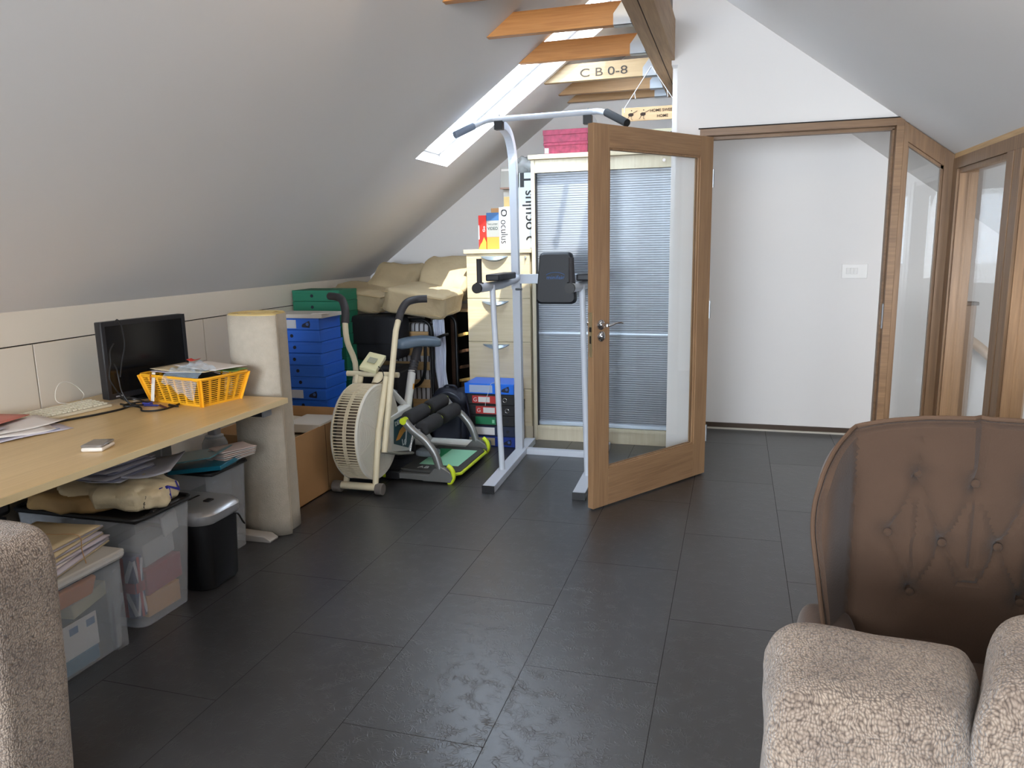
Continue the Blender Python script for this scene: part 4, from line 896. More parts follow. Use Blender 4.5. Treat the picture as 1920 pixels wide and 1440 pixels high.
b = MB(); b.cyl((-2.25,4.07,.655),(-1.91,4.07,.655),.0165,n=14); b.add('cross_tube', CRM, t)
b = MB(); b.tube([(-2.17,4.05,.65),(-2.18,3.99,.50)],.0165,12); b.add('stay', CRM, t)
b = MB(); b.tube([(-2.03,4.07,.66),(-2.035,4.03,.60)],[.028,.034],12); b.tube([(-2.035,4.03,.6),(-1.99,4.0,.52)],.02,12); b.add('console_stem', CRM, t)
b = MB(); b.obox((-2.075,4.07,.725),(.11,.16,.030),Matrix.Rotation(.45,3,'X')@Matrix.Rotation(.25,3,'Y')); c_ = b.add('console', mat('console_cream',(206,200,160),.4), t, bevel=.006)
b = MB(); b.obox((-2.070,4.055,.7425),(.05,.05,.002),Matrix.Rotation(.45,3,'X')@Matrix.Rotation(.25,3,'Y')); b.add('display', mat('display_grey',(150,150,130),.3), c_, smooth=False)
b = MB(); b.tube(smooth_path([(-2.02,4.03,.71),(-1.98,4.0,.69),(-1.97,3.99,.65),(-2.0,3.99,.62),(-2.05,3.99,.60),(-2.0,4.0,.57),(-1.985,4.02,.54)],6),.0028,6); b.add('wire', K, t)
ra = [(-1.925,3.86,.235),(-1.915,4.01,.739),(-1.91,4.06,.92),(-1.91,4.11,.99)]
b = MB(); b.tube(ra,.0175,14); b.add('handlebar', CRM, t)
la = [(-2.25,3.97,.25),(-2.25,4.18,.636),(-2.25,4.09,.85),(-2.25,4.08,.985)]
b = MB(); b.tube(smooth_path(la,4),.0175,14); b.add('handlebar', CRM, t)
b = MB(); b.tube(smooth_path([(-1.91,4.10,.975),(-1.91,4.15,1.03),(-1.895,4.20,1.075),(-1.86,4.26,1.09),(-1.80,4.29,1.092)],5),.023,14); b.add('grip', GR, t)
b = MB(); b.tube(smooth_path([(-2.25,4.08,.96),(-2.255,4.10,1.03),(-2.29,4.14,1.085),(-2.35,4.2,1.105),(-2.44,4.25,1.11)],5),.024,14); b.add('grip', GR, t)
b = MB(); b.tube([(-1.95,3.86,.24),(-1.95,4.10,.16),(-1.95,4.30,.11)],.016,10,flat=.6); b.add('link_arm', mat('link_silver',(176,172,160),.4,metal=.4), t)
b = MB(); b.cyl((-1.965,4.30,.12),(-1.965,4.38,.30),.011,n=10); b.add('crank', CHROME, t)
b = MB(); b.superell((-1.86,4.35,.105),(.15,.10,.045),.5,24,12); b.add('pedal', mat('pedal_grey',(96,102,106),.5), t)
b = MB(); b.superell((-2.16,4.42,.46),(.12,.10,.06),.5,24,12); b.add('pedal', mat('pedal_grey',(96,102,106),.5), t)

# ---------------------------------------------------------------- abdominal trainer
AL = mat('trainer_alloy',(126,126,124),.35,metal=.5); LIME = mat('lime_plastic',(196,214,40),.4); FOAM = mat('foam_black',(40,40,42),.85,bump=.15,bscale=120)
t = thing('abdominal_trainer', 'folded grey abdominal trainer with lime trim and four black foam rollers on the floor', 'exercise machine', (-1.8,4.4,0))
b = MB(); b.prism([(-1.96,4.14,.03),(-1.63,4.11,.03),(-1.575,4.17,.03),(-1.575,4.64,.03),(-1.62,4.70,.03),(-1.93,4.70,.03)],(0,0,.026)); b.add('platform', mat('platform_grey',(62,62,60),.6), t, bevel=.004)
b = MB(); b.tube([(-1.66,4.108,.04),(-1.63,4.104,.04),(-1.570,4.165,.04),(-1.570,4.645,.04),(-1.60,4.69,.04)],.010,8); b.add('lime_edge', LIME, t)
b = MB(); b.box((-1.88,4.25,.0565),(-1.62,4.62,.0575)); cs_ = b.add('poster', mat('poster_mint',(150,210,176),.4), t, smooth=False)
b = MB(); b.box((-1.88,4.42,.0575),(-1.80,4.62,.0582)); b.add('poster_green', mat('poster_green',(40,150,96),.4), cs_, smooth=False)
text('AB', mat('trainer_print',(190,190,186),.5), t, (-1.86,4.17,.0568), (1,0,0),(0,1,0), .06, width=.07)
for y,s_ in ((4.075,0),(4.745,1)):
    b = MB(); b.bar((-2.0,y,.035),(-1.66,y,.03),.035,.035); b.prism([(-1.78,y-.018,.01),(-1.60,y-.018,.01),(-1.585,y-.018,.04),(-1.60,y-.018,.075),(-1.66,y-.018,.105),(-1.70,y-.018,.09)],(0,.036,0)); b.add('side_rail', AL, t, bevel=.003)
    b = MB(); b.tube(smooth_path([(-1.67,y,.09),(-1.70,y,.18),(-1.76,y,.26),(-1.84,y,.32),(-1.885,y,.37)],6),.020,12,flat=1.3,ref=(1,0,0)); b.add('arm', AL, t)
    b = MB(); b.tube(arc((-1.645,y,.055),.062,-1.1,1.15,10,'XZ'),.014,10,flat=1); b.add('hub_trim', LIME, t)
    b = MB(); b.cyl((-1.89,y-.022,.375),(-1.89,y+.022,.375),.021,n=16); b.add('arm_joint', LIME, t)
for x,z in ((-1.885,.375),(-1.80,.315)):
    b = MB(); b.cyl((x,4.08,z),(x,4.745,z),.013,n=12); b.add('roller_bar', CHROME, t)
    for ya,yb in ((4.11,4.38),(4.44,4.71)):
        b = MB(); b.lathe([(.03,ya),(.042,ya+.008),(.047,ya+.02),(.047,yb-.02),(.042,yb-.008),(.03,yb)],(x,0,z),28,'Y') if 0 else None
        b = MB(); b.tube([(x,ya,z),(x,ya+.008,z),(x,ya+.02,z),(x,yb-.02,z),(x,yb-.008,z),(x,yb,z)],[.034,.044,.048,.048,.044,.034],24); b.add('foam_roller', FOAM, t)
    b = MB(); b.cyl((x,4.385,z),(x,4.435,z),.018,n=14); b.add('roller_ring', LIME, t)
b = MB(); b.superell((-2.03,4.075,.035),(.05,.05,.045),.7,20,12); b.add('tail_wheel', LIME, t)
b = MB(); b.bar((-2.02,4.075,.035),(-1.93,4.075,.035),.05,.05); b.add('tail_bracket', BLACK, t, bevel=.004)
b = MB(); b.superell((-1.93,4.42,.12),(.10,.12,.16),.5,20,12) if 0 else None

# backpack
t = thing('backpack', 'dark navy backpack slumped on the floor between trainer and box files', 'backpack', (-1.915,4.89,0), .1, world=False)
NV = mat('backpack_navy',(24,28,42),.6,bump=.4,bscale=22)
b = MB(); b.superell((0,.06,.205),(.27,.20,.41),.4,44,30,fn=lambda q:q+q.normalized()*(noise.noise(q*10)*.02+noise.noise(q*28)*.006)); b.add('bag', NV, t)
b = MB(); b.superell((0.0,-.045,.14),(.20,.07,.22),.4,36,20,fn=lambda q:q+q.normalized()*noise.noise(q*16)*.012); b.add('front_pocket', NV, t)
b = MB(); b.tube(smooth_path([(-.10,-.02,.30),(-.07,-.045,.37),(0,-.05,.40),(.07,-.045,.37),(.11,-.02,.28),(.115,-.02,.2)],5),.006,8); b.add('zip', mat('zip_sheen',(60,66,80),.3), t)
b = MB(); b.tube(smooth_path([(-.05,.05,.405),(-.03,.04,.43),(.03,.04,.43),(.05,.05,.405)],5),.008,8); b.add('grab_handle', NV, t)
b = MB(); b.tube(smooth_path([(.12,.0,.36),(.15,-.03,.25),(.15,-.04,.12),(.13,-.02,.04)],5),.014,8,flat=.5); b.add('strap', NV, t)

# ---------------------------------------------------------------- box files right
RED = mat('label_red',(176,44,40),.5); FB = mat('file_black',(26,26,29),.6); LW = mat('label_white',(214,212,210),.6)
def rfile(i, label, m, spine, ring, kind, x=-1.62, w=.345, h=.0745):
    t = box_file('box_file', label, 'box files stacked before the drawer cabinet', x, 4.93, .002+.0755*i, w, .25, h, m, spine, ring, kind); return t
t = rfile(5,'bright blue plastic box file topmost of the stack before the drawers', mat('file_bright_blue',(30,110,224),.35), (-.145,.17,mat('label_grey_blue',(160,176,206),.5)), .115,'pull', -1.63,.36)
t = rfile(4,'black box file with red and white spine, upper of two', FB, (-.135,.18,RED), .105,'ring'); b = MB(); b.box((-.09,-.0028,.018),(-.005,-.0018,.056)); b.add('title_strip', LW, t, smooth=False)
text('G', LW, t, (-.128,-.0022,.022),(1,0,0),(0,0,1),.04)
t = rfile(3,'black box file with red and white spine, lower of two', FB, (-.115,.18,RED), .115,'ring', -1.615); b = MB(); b.box((-.06,-.0028,.018),(.025,-.0018,.056)); b.add('title_strip', LW, t, smooth=False)
text('G', LW, t, (-.108,-.0022,.022),(1,0,0),(0,0,1),.04)
t = rfile(2,'black box file with a green spine label in the right hand stack', FB, (-.115,.15,mat('label_green',(24,116,74),.5)), .12,'hole'); b = MB(); b.box((.008,-.0028,.02),(.026,-.0018,.045)); b.add('title_strip', mat('label_mint',(120,190,150),.5), t, smooth=False)
t = rfile(1,'dark box file with a plain white spine label and faint red mark', mat('file_dark_navy',(26,36,62),.5), (-.165,.19,LW), .12,'hole'); b = MB(); b.box((-.158,-.0028,.018),(-.148,-.0018,.056)); b.add('red_mark', RED, t, smooth=False)
t = rfile(0,'translucent blue box file with a sand coloured spine, lowest on the floor', mat('file_trans_blue',(24,50,130),.35), (-.165,.19,mat('label_sand',(190,178,150),.6)), .115,'pull'); b = MB(); b.tube(arc((-.105,-.0026,.037),.014,0,2*math.pi,18,'XZ')[:-1],.0025,6,closed=True); b.add('green_ring_mark', mat('ring_green',(96,130,70),.5), t)
cable('white_string', [(-1.60,4.99,.458),(-1.61,4.94,.457),(-1.615,4.922,.45),(-1.63,4.920,.40),(-1.65,4.918,.34),(-1.655,4.917,.30)], .0016, mat('string_white',(214,214,214),.6), 'thin white string hanging over the front of the box file stack', cat='string')

# ---------------------------------------------------------------- drawer cabinet
LIM = wood('limed_wood_x',(186,170,138),(204,190,160),0,rough=.5); LIMZ = wood('limed_wood_z',(192,180,152),(208,198,174),2,rough=.5)
t = thing('drawer_cabinet', 'tall limed wood filing cabinet with four drawers and curved silver handles', 'filing cabinet', (-1.625,5.5,0))
b = MB(); b.box((-1.868,5.222,.0),(-1.392,5.80,1.345)); b.add('carcass', LIMZ, t, bevel=.001, smooth=False)
b = MB(); b.box((-1.884,5.19,1.347),(-1.380,5.81,1.376)); b.add('top', LIM, t, bevel=.002, smooth=False)
zz = [.095,.3725,.7150,1.0275,1.3455]
for i in range(4):
    b = MB(); b.box((-1.866,5.200,zz[i]+.002),(-1.394,5.2225,zz[i+1]-.002)); d_ = b.add('drawer', LIM, t, bevel=.0012, smooth=False)
    zt = zz[i+1]-.018; b = MB()
    n_ = 16; R_ = []
    for k in range(n_+1):
        f = k/n_*2-1; dep = .030*(1-f*f)**.8+.003; dz = .024*(1-f*f); x = -1.655+.10*f
        R_.append([b.bm.verts.new(q) for q in ((x,5.2,zt),(x,5.2-dep,zt-dz*.2),(x,5.2-dep,zt-dz-.003),(x,5.2-.0,zt-dz-.012*(1-f*f)-.003))])
    for A,B in zip(R_,R_[1:]):
        for k in range(3): b._f([A[k],A[k+1],B[k+1],B[k]])
    b.add('handle', mat('handle_silver',(176,192,206),.3,metal=.6), d_, solid=.0015)
b = MB(); b.cyl((-1.425,5.199,1.318),(-1.425,5.192,1.318),.008,n=14); b.box((-1.427,5.184,1.30),(-1.423,5.190,1.325)); b.add('lock', CHROME, t)
# things standing on it
Z0_ = 1.377
def tallbox(name, label, cat, x0, x1, y0, y1, h, m, rot=0, z=Z0_):
    t = thing(name, label, cat, ((x0+x1)/2,y0,z), rot, world=False); w = x1-x0
    b = MB(); b.box((-w/2,0,0),(w/2,y1-y0,h)); b.add('carton', m, t, bevel=.002, smooth=False); return t, w
WC_ = mat('carton_white',(220,220,222),.5)
t, w_ = tallbox('tall_carton','narrow red carton with flame print standing leftmost on the drawer cabinet','carton',-1.785,-1.728,5.25,5.31,.238,mat('carton_red',(206,40,30),.5))
b = MB(); b.prism([(-.028,-.0008,.0),(.028,-.0008,.0),(.028,-.0008,.05),(.012,-.0008,.085),(-.002,-.0008,.05),(-.014,-.0008,.035)],(0,.0008,0)); b.add('flame_print', mat('flame_yellow',(250,180,60),.5), t, smooth=False)
b = MB(); b.box((-.0285,-.0008,.07),(-.022,0,.17)); b.add('white_print', WC_, t, smooth=False); text('Go', WC_, t, (.02,-.001,.12),(0,0,1),(-1,0,0),.022,width=.04)
t, w_ = tallbox('video_carton','carton with blue top, grey VIDEO panel and orange base on the drawer cabinet','carton',-1.727,-1.632,5.26,5.34,.255,mat('carton_orange',(228,140,60),.5))
b = MB(); b.box((-.0475,-.001,.085),(.0475,0,.20)); b.add('grey_panel', mat('panel_grey',(148,150,146),.5), t, smooth=False)
b = MB(); b.box((-.0475,-.001,.20),(.0475,0,.255)); b.add('blue_panel', mat('panel_blue',(58,96,140),.5), t, smooth=False)
text('VIDEO', mat('video_print',(40,60,60),.5), t, (-.040,-.0015,.135),(1,0,0),(0,0,1),.03,width=.076,bold=.01); text('THE LATEST', mat('video_print',(40,60,60),.5), t, (-.040,-.0015,.17),(1,0,0),(0,0,1),.014,width=.076)
t, w_ = tallbox('small_carton','small tan carton peeping over the blue topped video carton','carton',-1.72,-1.66,5.35,5.42,.29,CARD)
BP = mat('black_lettering',(24,24,26),.5)
t, w_ = tallbox('headset_carton','narrow white carton lettered oculus beside the white pole of the tower','carton',-1.630,-1.545,5.25,5.40,.292,WC_)
text('oculus', BP, t, (-.028,-.001,.205),(0,0,-1),(1,0,0),.075,width=.165,bold=.0); 
b = MB(); b.tube(loop(-.022,.014,-.001,.232,.272,.015),.0045,8,closed=True); b.add('ring_mark', BP, t)
t, w_ = tallbox('headset_carton','large white carton lettered oculus behind the pole, cut off by the tall cabinet','carton',-1.535,-1.392,5.30,5.55,.425,mat('carton_offwhite',(196,202,202),.5))
text('oculus', BP, t, (.067,-.001,.13),(0,0,1),(-1,0,0),.105,width=.27,bold=.01) 
b = MB(); b.tube(arc((.045,-.001,.06),.022,0,math.pi,12,'XZ'),.006,8); b.add('ring_mark', BP, t)
t, w_ = tallbox('tan_carton','small tan and green carton lying on the narrow white carton','carton',-1.60,-1.52,5.28,5.36,.07,mat('carton_tan',(196,168,110),.6),0,Z0_+.293)
t, w_ = tallbox('storage_carton','grey storage carton high on the pile left of the tower pole','carton',-1.652,-1.545,5.38,5.52,.155,mat('carton_grey',(168,164,154),.6),0,1.800)
b = MB(); b.box((-.058,-.003,-.0),(.058,.0,.012)); b.add('rim', mat('carton_rim',(150,120,104),.6), t, smooth=False); b = MB(); b.box((-.045,-.003,.125),(.03,.0,.14)); b.add('tape', PAPER, t, smooth=False)
t, w_ = tallbox('pale_carton','pale carton standing under the grey storage carton, behind the white one','carton',-1.645,-1.54,5.42,5.52,.42,mat('carton_pale',(196,192,182),.6))
t, w_ = tallbox('printed_carton','white carton with black bars lying on top of the large lettered carton','carton',-1.50,-1.385,5.33,5.5,.10,mat('carton_offwhite',(196,202,202),.5),0,Z0_+.426)
b = MB(); b.box((-.05,-.001,.0),(-.02,0,.10)); b.box((-.02,-.001,.045),(.055,0,.06)); b.add('black_bars', BP, t, smooth=False)
pillow('clear_bag',(-1.455,5.42,1.965),(.15,.14,.12),frosted('bag_grey',(186,190,190),.55,.2),'scrunched clear plastic bag on top of the cartons beside the tall cabinet','bag',(0,0,0),.8,.022,3)

# ---------------------------------------------------------------- tambour cabinet
t = thing('tambour_cabinet', 'tall limed wood cupboard with a closed silver tambour shutter', 'cupboard', (-.89,5.4,0))
b = MB(); b.box((-1.376,5.19,0),(-1.350,5.66,1.972)); b.box((-.412,5.19,0),(-.398,5.66,1.972)); b.box((-1.35,5.64,0),(-.41,5.66,1.972)); b.box((-1.35,5.20,0),(-.412,5.64,.10)); b.box((-1.35,5.195,.085),(-.412,5.23,.108)); b.box((-1.35,5.195,1.886),(-.412,5.215,1.972)); b.add('carcass', LIMZ, t, bevel=.001, smooth=False)
b = MB(); b.box((-1.392,5.175,1.974),(-.398,5.67,2.004)); b.add('top', LIM, t, bevel=.002, smooth=False)
TM = mat('tambour_silver',(140,145,152),.35,metal=.35); prof = []
def ribs(z0,z1):
    n_ = int((z1-z0)/.0155); p = (z1-z0)/n_; o = []
    for i in range(n_):
        z = z0+i*p; o += [(5.240,z),(5.233,z+.0015),(5.2325,z+p-.0015),(5.240,z+p-.0002)]
    return o
for z0_,z1_ in ((.135,.775),(.79,1.886)):
    b = MB(); pr_ = ribs(z0_,z1_); A = [b.bm.verts.new((-1.345,y,z)) for y,z in pr_]; B = [b.bm.verts.new((-.412,y,z)) for y,z in pr_]
    for i in range(len(pr_)-1): b._f([A[i],A[i+1],B[i+1],B[i]])
    b.add('tambour_shutter', TM, t, smooth=False)
b = MB(); b.box((-1.345,5.226,.773),(-.412,5.242,.790)); b.add('middle_rail', mat('rail_silver',(186,196,208),.3,metal=.5), t, bevel=.003)
b = MB(); b.box((-1.345,5.215,.110),(-.412,5.242,.137)); b.add('bottom_rail', mat('rail_silver',(186,196,208),.3,metal=.5), t, bevel=.004)
b = MB(); b.box((-1.350,5.200,.105),(-1.342,5.245,1.886)); b.add('runner', BLACK, t, smooth=False)
b = MB(); b.cyl((-.475,5.196,1.93),(-.475,5.185,1.93),.010,n=16); b.add('lock', CHROME, t)
PK = mat('pink_pattern',(136,44,66),.6,var=.35,vscale=34)
for i,(dx,l) in enumerate(((0,'deep pink patterned gift box, lower one on the tall cabinet, with small white label'),(.004,'deep pink patterned gift box, upper one with lid on the tall cabinet'))):
    t = thing('gift_box', l, 'gift box', (-1.15,5.24,2.0045+.080*i), 0, 'pink boxes on the tall cabinet', world=False)
    b = MB(); b.box((-.142-dx,0,0),(.16,.26,.052 if i else .072)); b.add('body', PK, t, bevel=.002, smooth=False)
    b = MB(); b.box((-.146-dx,-.004,.050 if i else .060),(.164,.264,.084 if i else .079)); b.add('lid', PK, t, bevel=.002, smooth=False)
    if not i:
        b = MB(); b.box((-.138,-.002,.01),(-.11,-.0005,.045)); b.add('label', LW, t, smooth=False)
t = thing('printed_box', 'pale box with purple printed symbols on the tall cabinet under the hanging sign', 'box', (-.54,5.20,2.0045), 0, world=False)
b = MB(); b.box((-.15,0,0),(.135,.2,.125)); b.add('body', mat('printed_box_cream',(196,188,158),.6), t, bevel=.002, smooth=False)
b = MB(); b.box((-.145,-.0015,.06),(-.035,0,.115)); b.add('purple_panel', mat('print_purple',(66,50,78),.5), t, smooth=False)
b = MB(); b.tube([(-.012,-.001,.07),(-.012,-.001,.112),(.018,-.001,.112),(.018,-.001,.07)],.004,6,closed=True); b.add('frame_mark', mat('print_purple',(66,50,78),.5), t)
text('CAUTION', mat('print_purple',(66,50,78),.5), t, (.03,-.001,.08),(1,0,0),(0,0,1),.035,width=.10)

# ---------------------------------------------------------------- hanging sign
t = thing('hanging_sign', 'small wooden sign lettered HOME SWEET HOME hanging on white string from the joist', 'sign', (-.54,4.975,2.15))
b = MB(); b.box((-.722,4.97,2.152),(-.300+.0,4.982,2.232)); s_ = b.add('board', wood('sign_wood',(196,160,116),(222,190,146),0), t, bevel=.001, smooth=False)
INK = mat('burnt_ink',(50,32,20),.7)
text('HOME SWEET', INK, t, (-.548,4.9685,2.200),(1,0,0),(0,0,1),.024,width=.150,bold=.01); text('HOME', INK, t, (-.505,4.9685,2.166),(1,0,0),(0,0,1),.024,width=.068,bold=.01)
text('A', INK, t, (-.402,4.9685,2.163),(1,0,0),(0,0,1),.03,bold=.01)
for i in range(2):
    x = -.665+.075*i; b = MB(); b.superell((x,4.9692,2.190),(.034,.0016,.022),1,14,8); b.tube([(x+.01,4.9692,2.198),(x+.026,4.9692,2.205),(x+.04,4.9692,2.212)],.0016,6); b.tube([(x-.012,4.9692,2.182),(x-.02,4.9692,2.165),(x-.026,4.9692,2.163)],.0012,6); b.tube([(x+.004,4.9692,2.182),(x+.004,4.9692,2.162),(x+.012,4.9692,2.160)],.0012,6); b.lathe([(.004,0),(0,.001)],(x+.004,4.9695,2.214),8,'Y'); b.add('bird_drawing', INK, t)
STR = mat('string_white',(214,214,214),.6)
for xe in (-.705,-.385):
    b = MB(); b.tube([(-.545,4.995,2.475),(xe,4.972,2.234),(xe,4.968,2.205)],.0022,6); b.tube([(xe*.62-.545*.38,4.98,2.322),(xe*.62-.545*.38+.006,4.976,2.285)],.002,6); b.add('string', STR, t)

# ---------------------------------------------------------------- power tower
TW = mat('tower_white',(196,202,212),.3); TP = mat('tower_pad',(20,22,28),.5)
t = thing('power_tower', 'white pull up and dip tower with black pads standing behind the open door', 'exercise tower', (-1.1,4.5,0))
for x,nm in ((-1.375,0),(-.835,1)):
    b = MB(); b.tube([(x,4.80,.04),(x,4.80,1.20)],.036,4,ref=(1,1,0)); b.add('lower_upright', TW, t, bevel=.002, smooth=False)
    b = MB(); b.tube(smooth_path([(x-.008,4.80,1.12),(x-.010,4.80,1.55),(x-.012,4.80,1.85),(x-.014,4.785,1.98),(x-.016,4.72,2.075),(x-.018,4.62,2.112),(x-.02,4.55,2.115)],5),.034,4,ref=(1,1,0)); b.add('upper_upright', TW, t, bevel=.002, smooth=False)
    fx = (.045 if nm == 0 else .035); b = MB(); b.bar((x+fx,3.965,.021),(x+.0,5.08,.021),.072,.042); b.add('floor_bar', TW, t, bevel=.002, smooth=False)
    b = MB(); b.bar((x+fx,3.963,.021),(x+fx,3.9,.021),.001,.001) if 0 else None
    b = MB(); b.box((x+fx-.037,3.958,.0),(x+fx+.037,3.966,.043)); b.add('end_plug', BLACK, t, bevel=.001)
    b = MB(); b.cyl((x-.005+fx*.7,4.30,.04),(x-.01,4.30,1.175),.0175,n=14); b.add('strut', TW, t)
    xi = x-.01
    b = MB(); b.tube([(x,4.80,1.19),(xi,4.45,1.165),(xi-.03,4.12,1.165)],.027,16); b.add('dip_arm', TW, t)
    b = MB(); b.cyl((xi-.03,4.12,1.165),(xi-.031,4.10,1.165),.029,n=18); b.add('end_cap', BLACK, t)
    b = MB(); b.obox((xi+.02,4.42,1.218),(.085,.36,.04)); b.add('arm_pad', TP, t, bevel=.008)
    b = MB(); b.cyl((xi-.035+.0,4.17,1.18),(xi-.035,4.17,1.33),.0155,n=14); b.add('hand_grip', mat('grip_dark',(50,48,50),.7), t)
    b = MB(); b.tube([(xi-.035,4.17,1.17),(xi-.035,4.17,1.195)],.024,12); b.add('grip_bracket', BLACK, t)
    b = MB(); b.cyl((x,4.77,1.12),(x+.045,4.755,1.12),.008,n=8); b.add('bolt', STEEL, t)
    b = MB(); b.box((x-.045,4.51,2.085),(x+.005,4.56,2.135)); b.add('clamp_block', BLACK, t, bevel=.002)
    b = MB(); b.cyl((x-.018,4.535,2.135),(x-.018,4.535,2.175),.006,n=8); b.add('bolt', STEEL, t)
b = MB(); b.box((-1.375,4.785,1.155),(-.835,4.825,1.215)); b.add('middle_bar', TW, t, bevel=.002, smooth=False)
b = MB(); b.box((-1.34,4.80,.0),(-.87,4.845,.04)); b.add('rear_floor_bar', TW, t, bevel=.002, smooth=False)
pb = [(-1.59,4.33,2.045),(-1.51,4.42,2.10),(-1.46,4.50,2.138),(-1.39,4.535,2.146),(-1.1,4.54,2.150),(-.86,4.535,2.152),(-.79,4.50,2.148),(-.72,4.42,2.12),(-.66,4.36,2.083)]
b = MB(); b.tube(smooth_path(pb,5),.0165,14); b.add('pull_up_bar', TW, t)
b = MB(); b.tube([(-1.600,4.32,2.04),(-1.515,4.415,2.098)],.0205,14); b.add('bar_grip', mat('grip_lit_grey',(120,132,150),.6), t, label='grey bar grip on the left')
b = MB(); b.tube([(-.730,4.43,2.127),(-.595,4.295,2.043)],.0215,14); b.add('bar_grip', mat('grip_black2',(26,26,28),.7), t, label='black bar grip on the right')
b = MB(); hw0,hw1,hh = .125,.103,.158
R_ = []
for y,k in ((0,.93),(-.012,1),(-.045,1),(-.058,.92)):
    ring = []
    for sx,sz,a0 in ((1,-1,-math.pi/2),(1,1,0),(-1,1,math.pi/2),(-1,-1,math.pi)):
        hw = hw0 if sz < 0 else hw1; r = .03
        for i in range(7):
            a = a0+math.pi/2*i/6; ring.append(b.bm.verts.new((-1.062+(sx*(hw-r)+r*math.cos(a))*k, 4.62+y, 1.198+(sz*(hh-r)+r*math.sin(a))*k)))
    R_.append(ring)
for A,B in zip(R_,R_[1:]):
    for k in range(28): b._f([A[k],A[(k+1)%28],B[(k+1)%28],B[k]])
b._f(R_[0]); b._f(R_[-1]); bp2 = b.add('back_pad', TP, t)
PB_ = mat('pad_print_blue',(40,90,150),.5); text('minifair', PB_, bp2, (-1.118,4.5605,1.193),(1,0,0),(0,0,1),.034,width=.112)
b = MB(); b.tube([Vector((-1.062+.06*math.cos(a),4.5612,1.212+.022*math.sin(a))) for a in [math.pi*(.08+.84*k/14) for k in range(15)]],.0015,6); b.add('arc_print', PB_, bp2)
b = MB(); b.box((-1.10,4.62,1.165),(-1.02,4.79,1.205)); b.add('pad_bracket', TW, t, smooth=False)

# ---------------------------------------------------------------- upholstery
def chenille(name, base, dark, light):
    m = bpy.data.materials.new(name); m.use_nodes = True; nt = m.node_tree; N = nt.nodes; L = nt.links; B = N['Principled BSDF']
    B.inputs['Roughness'].default_value = .95; B.inputs['Sheen Weight'].default_value = .3
    tc = N.new('ShaderNodeTexCoord'); mp = N.new('ShaderNodeMapping'); mp.inputs['Scale'].default_value = (1,1,1.0); L.new(tc.outputs['Object'], mp.inputs[0])
    nz = N.new('ShaderNodeTexNoise'); nz.inputs['Scale'].default_value = 30; L.new(mp.outputs[0], nz.inputs[0])
    vs = N.new('ShaderNodeVectorMath'); vs.operation = 'SCALE'; vs.inputs['Scale'].default_value = .02; L.new(nz.outputs['Color'], vs.inputs[0])
    va = N.new('ShaderNodeVectorMath'); va.operation = 'ADD'; L.new(mp.outputs[0], va.inputs[0]); L.new(vs.outputs[0], va.inputs[1])
    mp2 = N.new('ShaderNodeMapping'); mp2.inputs['Scale'].default_value = (1.25,1.0,.8); L.new(va.outputs[0], mp2.inputs[0])
    vo = N.new('ShaderNodeTexVoronoi'); vo.inputs['Scale'].default_value = 210; vo.inputs['Randomness'].default_value = .65; L.new(mp2.outputs[0], vo.inputs[0])
    r = N.new('ShaderNodeValToRGB'); e = r.color_ramp.elements; e[0].position = .15; e[0].color = (*srgb(light),1); e[1].position = .85; e[1].color = (*srgb(dark),1); k = e.new(.5); k.color = (*srgb(base),1)
    L.new(vo.outputs['Distance'], r.inputs[0])
    n2 = N.new('ShaderNodeTexNoise'); n2.inputs['Scale'].default_value = 9; n2.inputs['Detail'].default_value = 6; L.new(tc.outputs['Object'], n2.inputs[0])
    mx = N.new('ShaderNodeMix'); mx.data_type = 'RGBA'; mx.blend_type = 'MULTIPLY'; mx.inputs[0].default_value = .6; L.new(r.outputs[0], mx.inputs[6])
    r2 = N.new('ShaderNodeValToRGB'); r2.color_ramp.elements[0].position = .35; r2.color_ramp.elements[1].position = .6; r2.color_ramp.elements[0].color = (.62,.60,.62,1); r2.color_ramp.elements[1].color = (1,1,1,1); L.new(n2.outputs[0], r2.inputs[0]); L.new(r2.outputs[0], mx.inputs[7]); L.new(mx.outputs[2], B.inputs['Base Color'])
    bp = N.new('ShaderNodeBump'); bp.invert = True; bp.inputs['Strength'].default_value = .9; bp.inputs['Distance'].default_value = .004; L.new(vo.outputs['Distance'], bp.inputs['Height']); L.new(bp.outputs[0], B.inputs['Normal']); return m
CH = chenille('taupe_chenille',(136,118,102),(78,64,54),(166,148,130))
def puff(seed, amp=.012, fold=.0):
    def f(q):
        n1 = noise.noise(Vector((q.x*6+seed,q.y*6,q.z*9))); n2 = noise.noise(Vector((q.x*9+seed,q.y*9,q.z*34)))
        return q+q.normalized()*(n1*amp+max(0,n2)*fold)
    return f
def shear(seed,w_,s0,s1):
    p = puff(seed,.014,.008)
    def f(q):
        q = p(q); u_ = max(0,min(1,q.x/w_+.5)); return q+Vector((q.y*(s0+(s1-s0)*u_),0,0))
    return f
t = thing('recliner_sofa', 'taupe chenille sofa back with two plump cushions in the near right corner', 'sofa', (.38,1.1,0))
b = MB(); b.superell((.212,1.13,.468),(.300,.26,.655),.30,72,44,fn=shear(3,.31,.05,.32)); b.add('back_cushion', CH, t)
b = MB(); b.superell((.536,1.14,.490),(.37,.27,.72),.30,72,44,fn=shear(8,.37,.32,.45)); b.add('back_cushion', CH, t)
b = MB(); b.superell((.91,1.2,.47),(.34,.36,.66),.3,48,30,fn=puff(12,.016,.008)); b.add('back_cushion', CH, t)
b = MB(); b.box((.09,1.0,.04),(1.06,1.26,.30)); b.add('base', CH, t, bevel=.03, seg=4)
t = thing('sofa', 'taupe chenille sofa back at the left edge, nearest the low storage box', 'sofa', (-1.95,1.2,0))
b = MB()
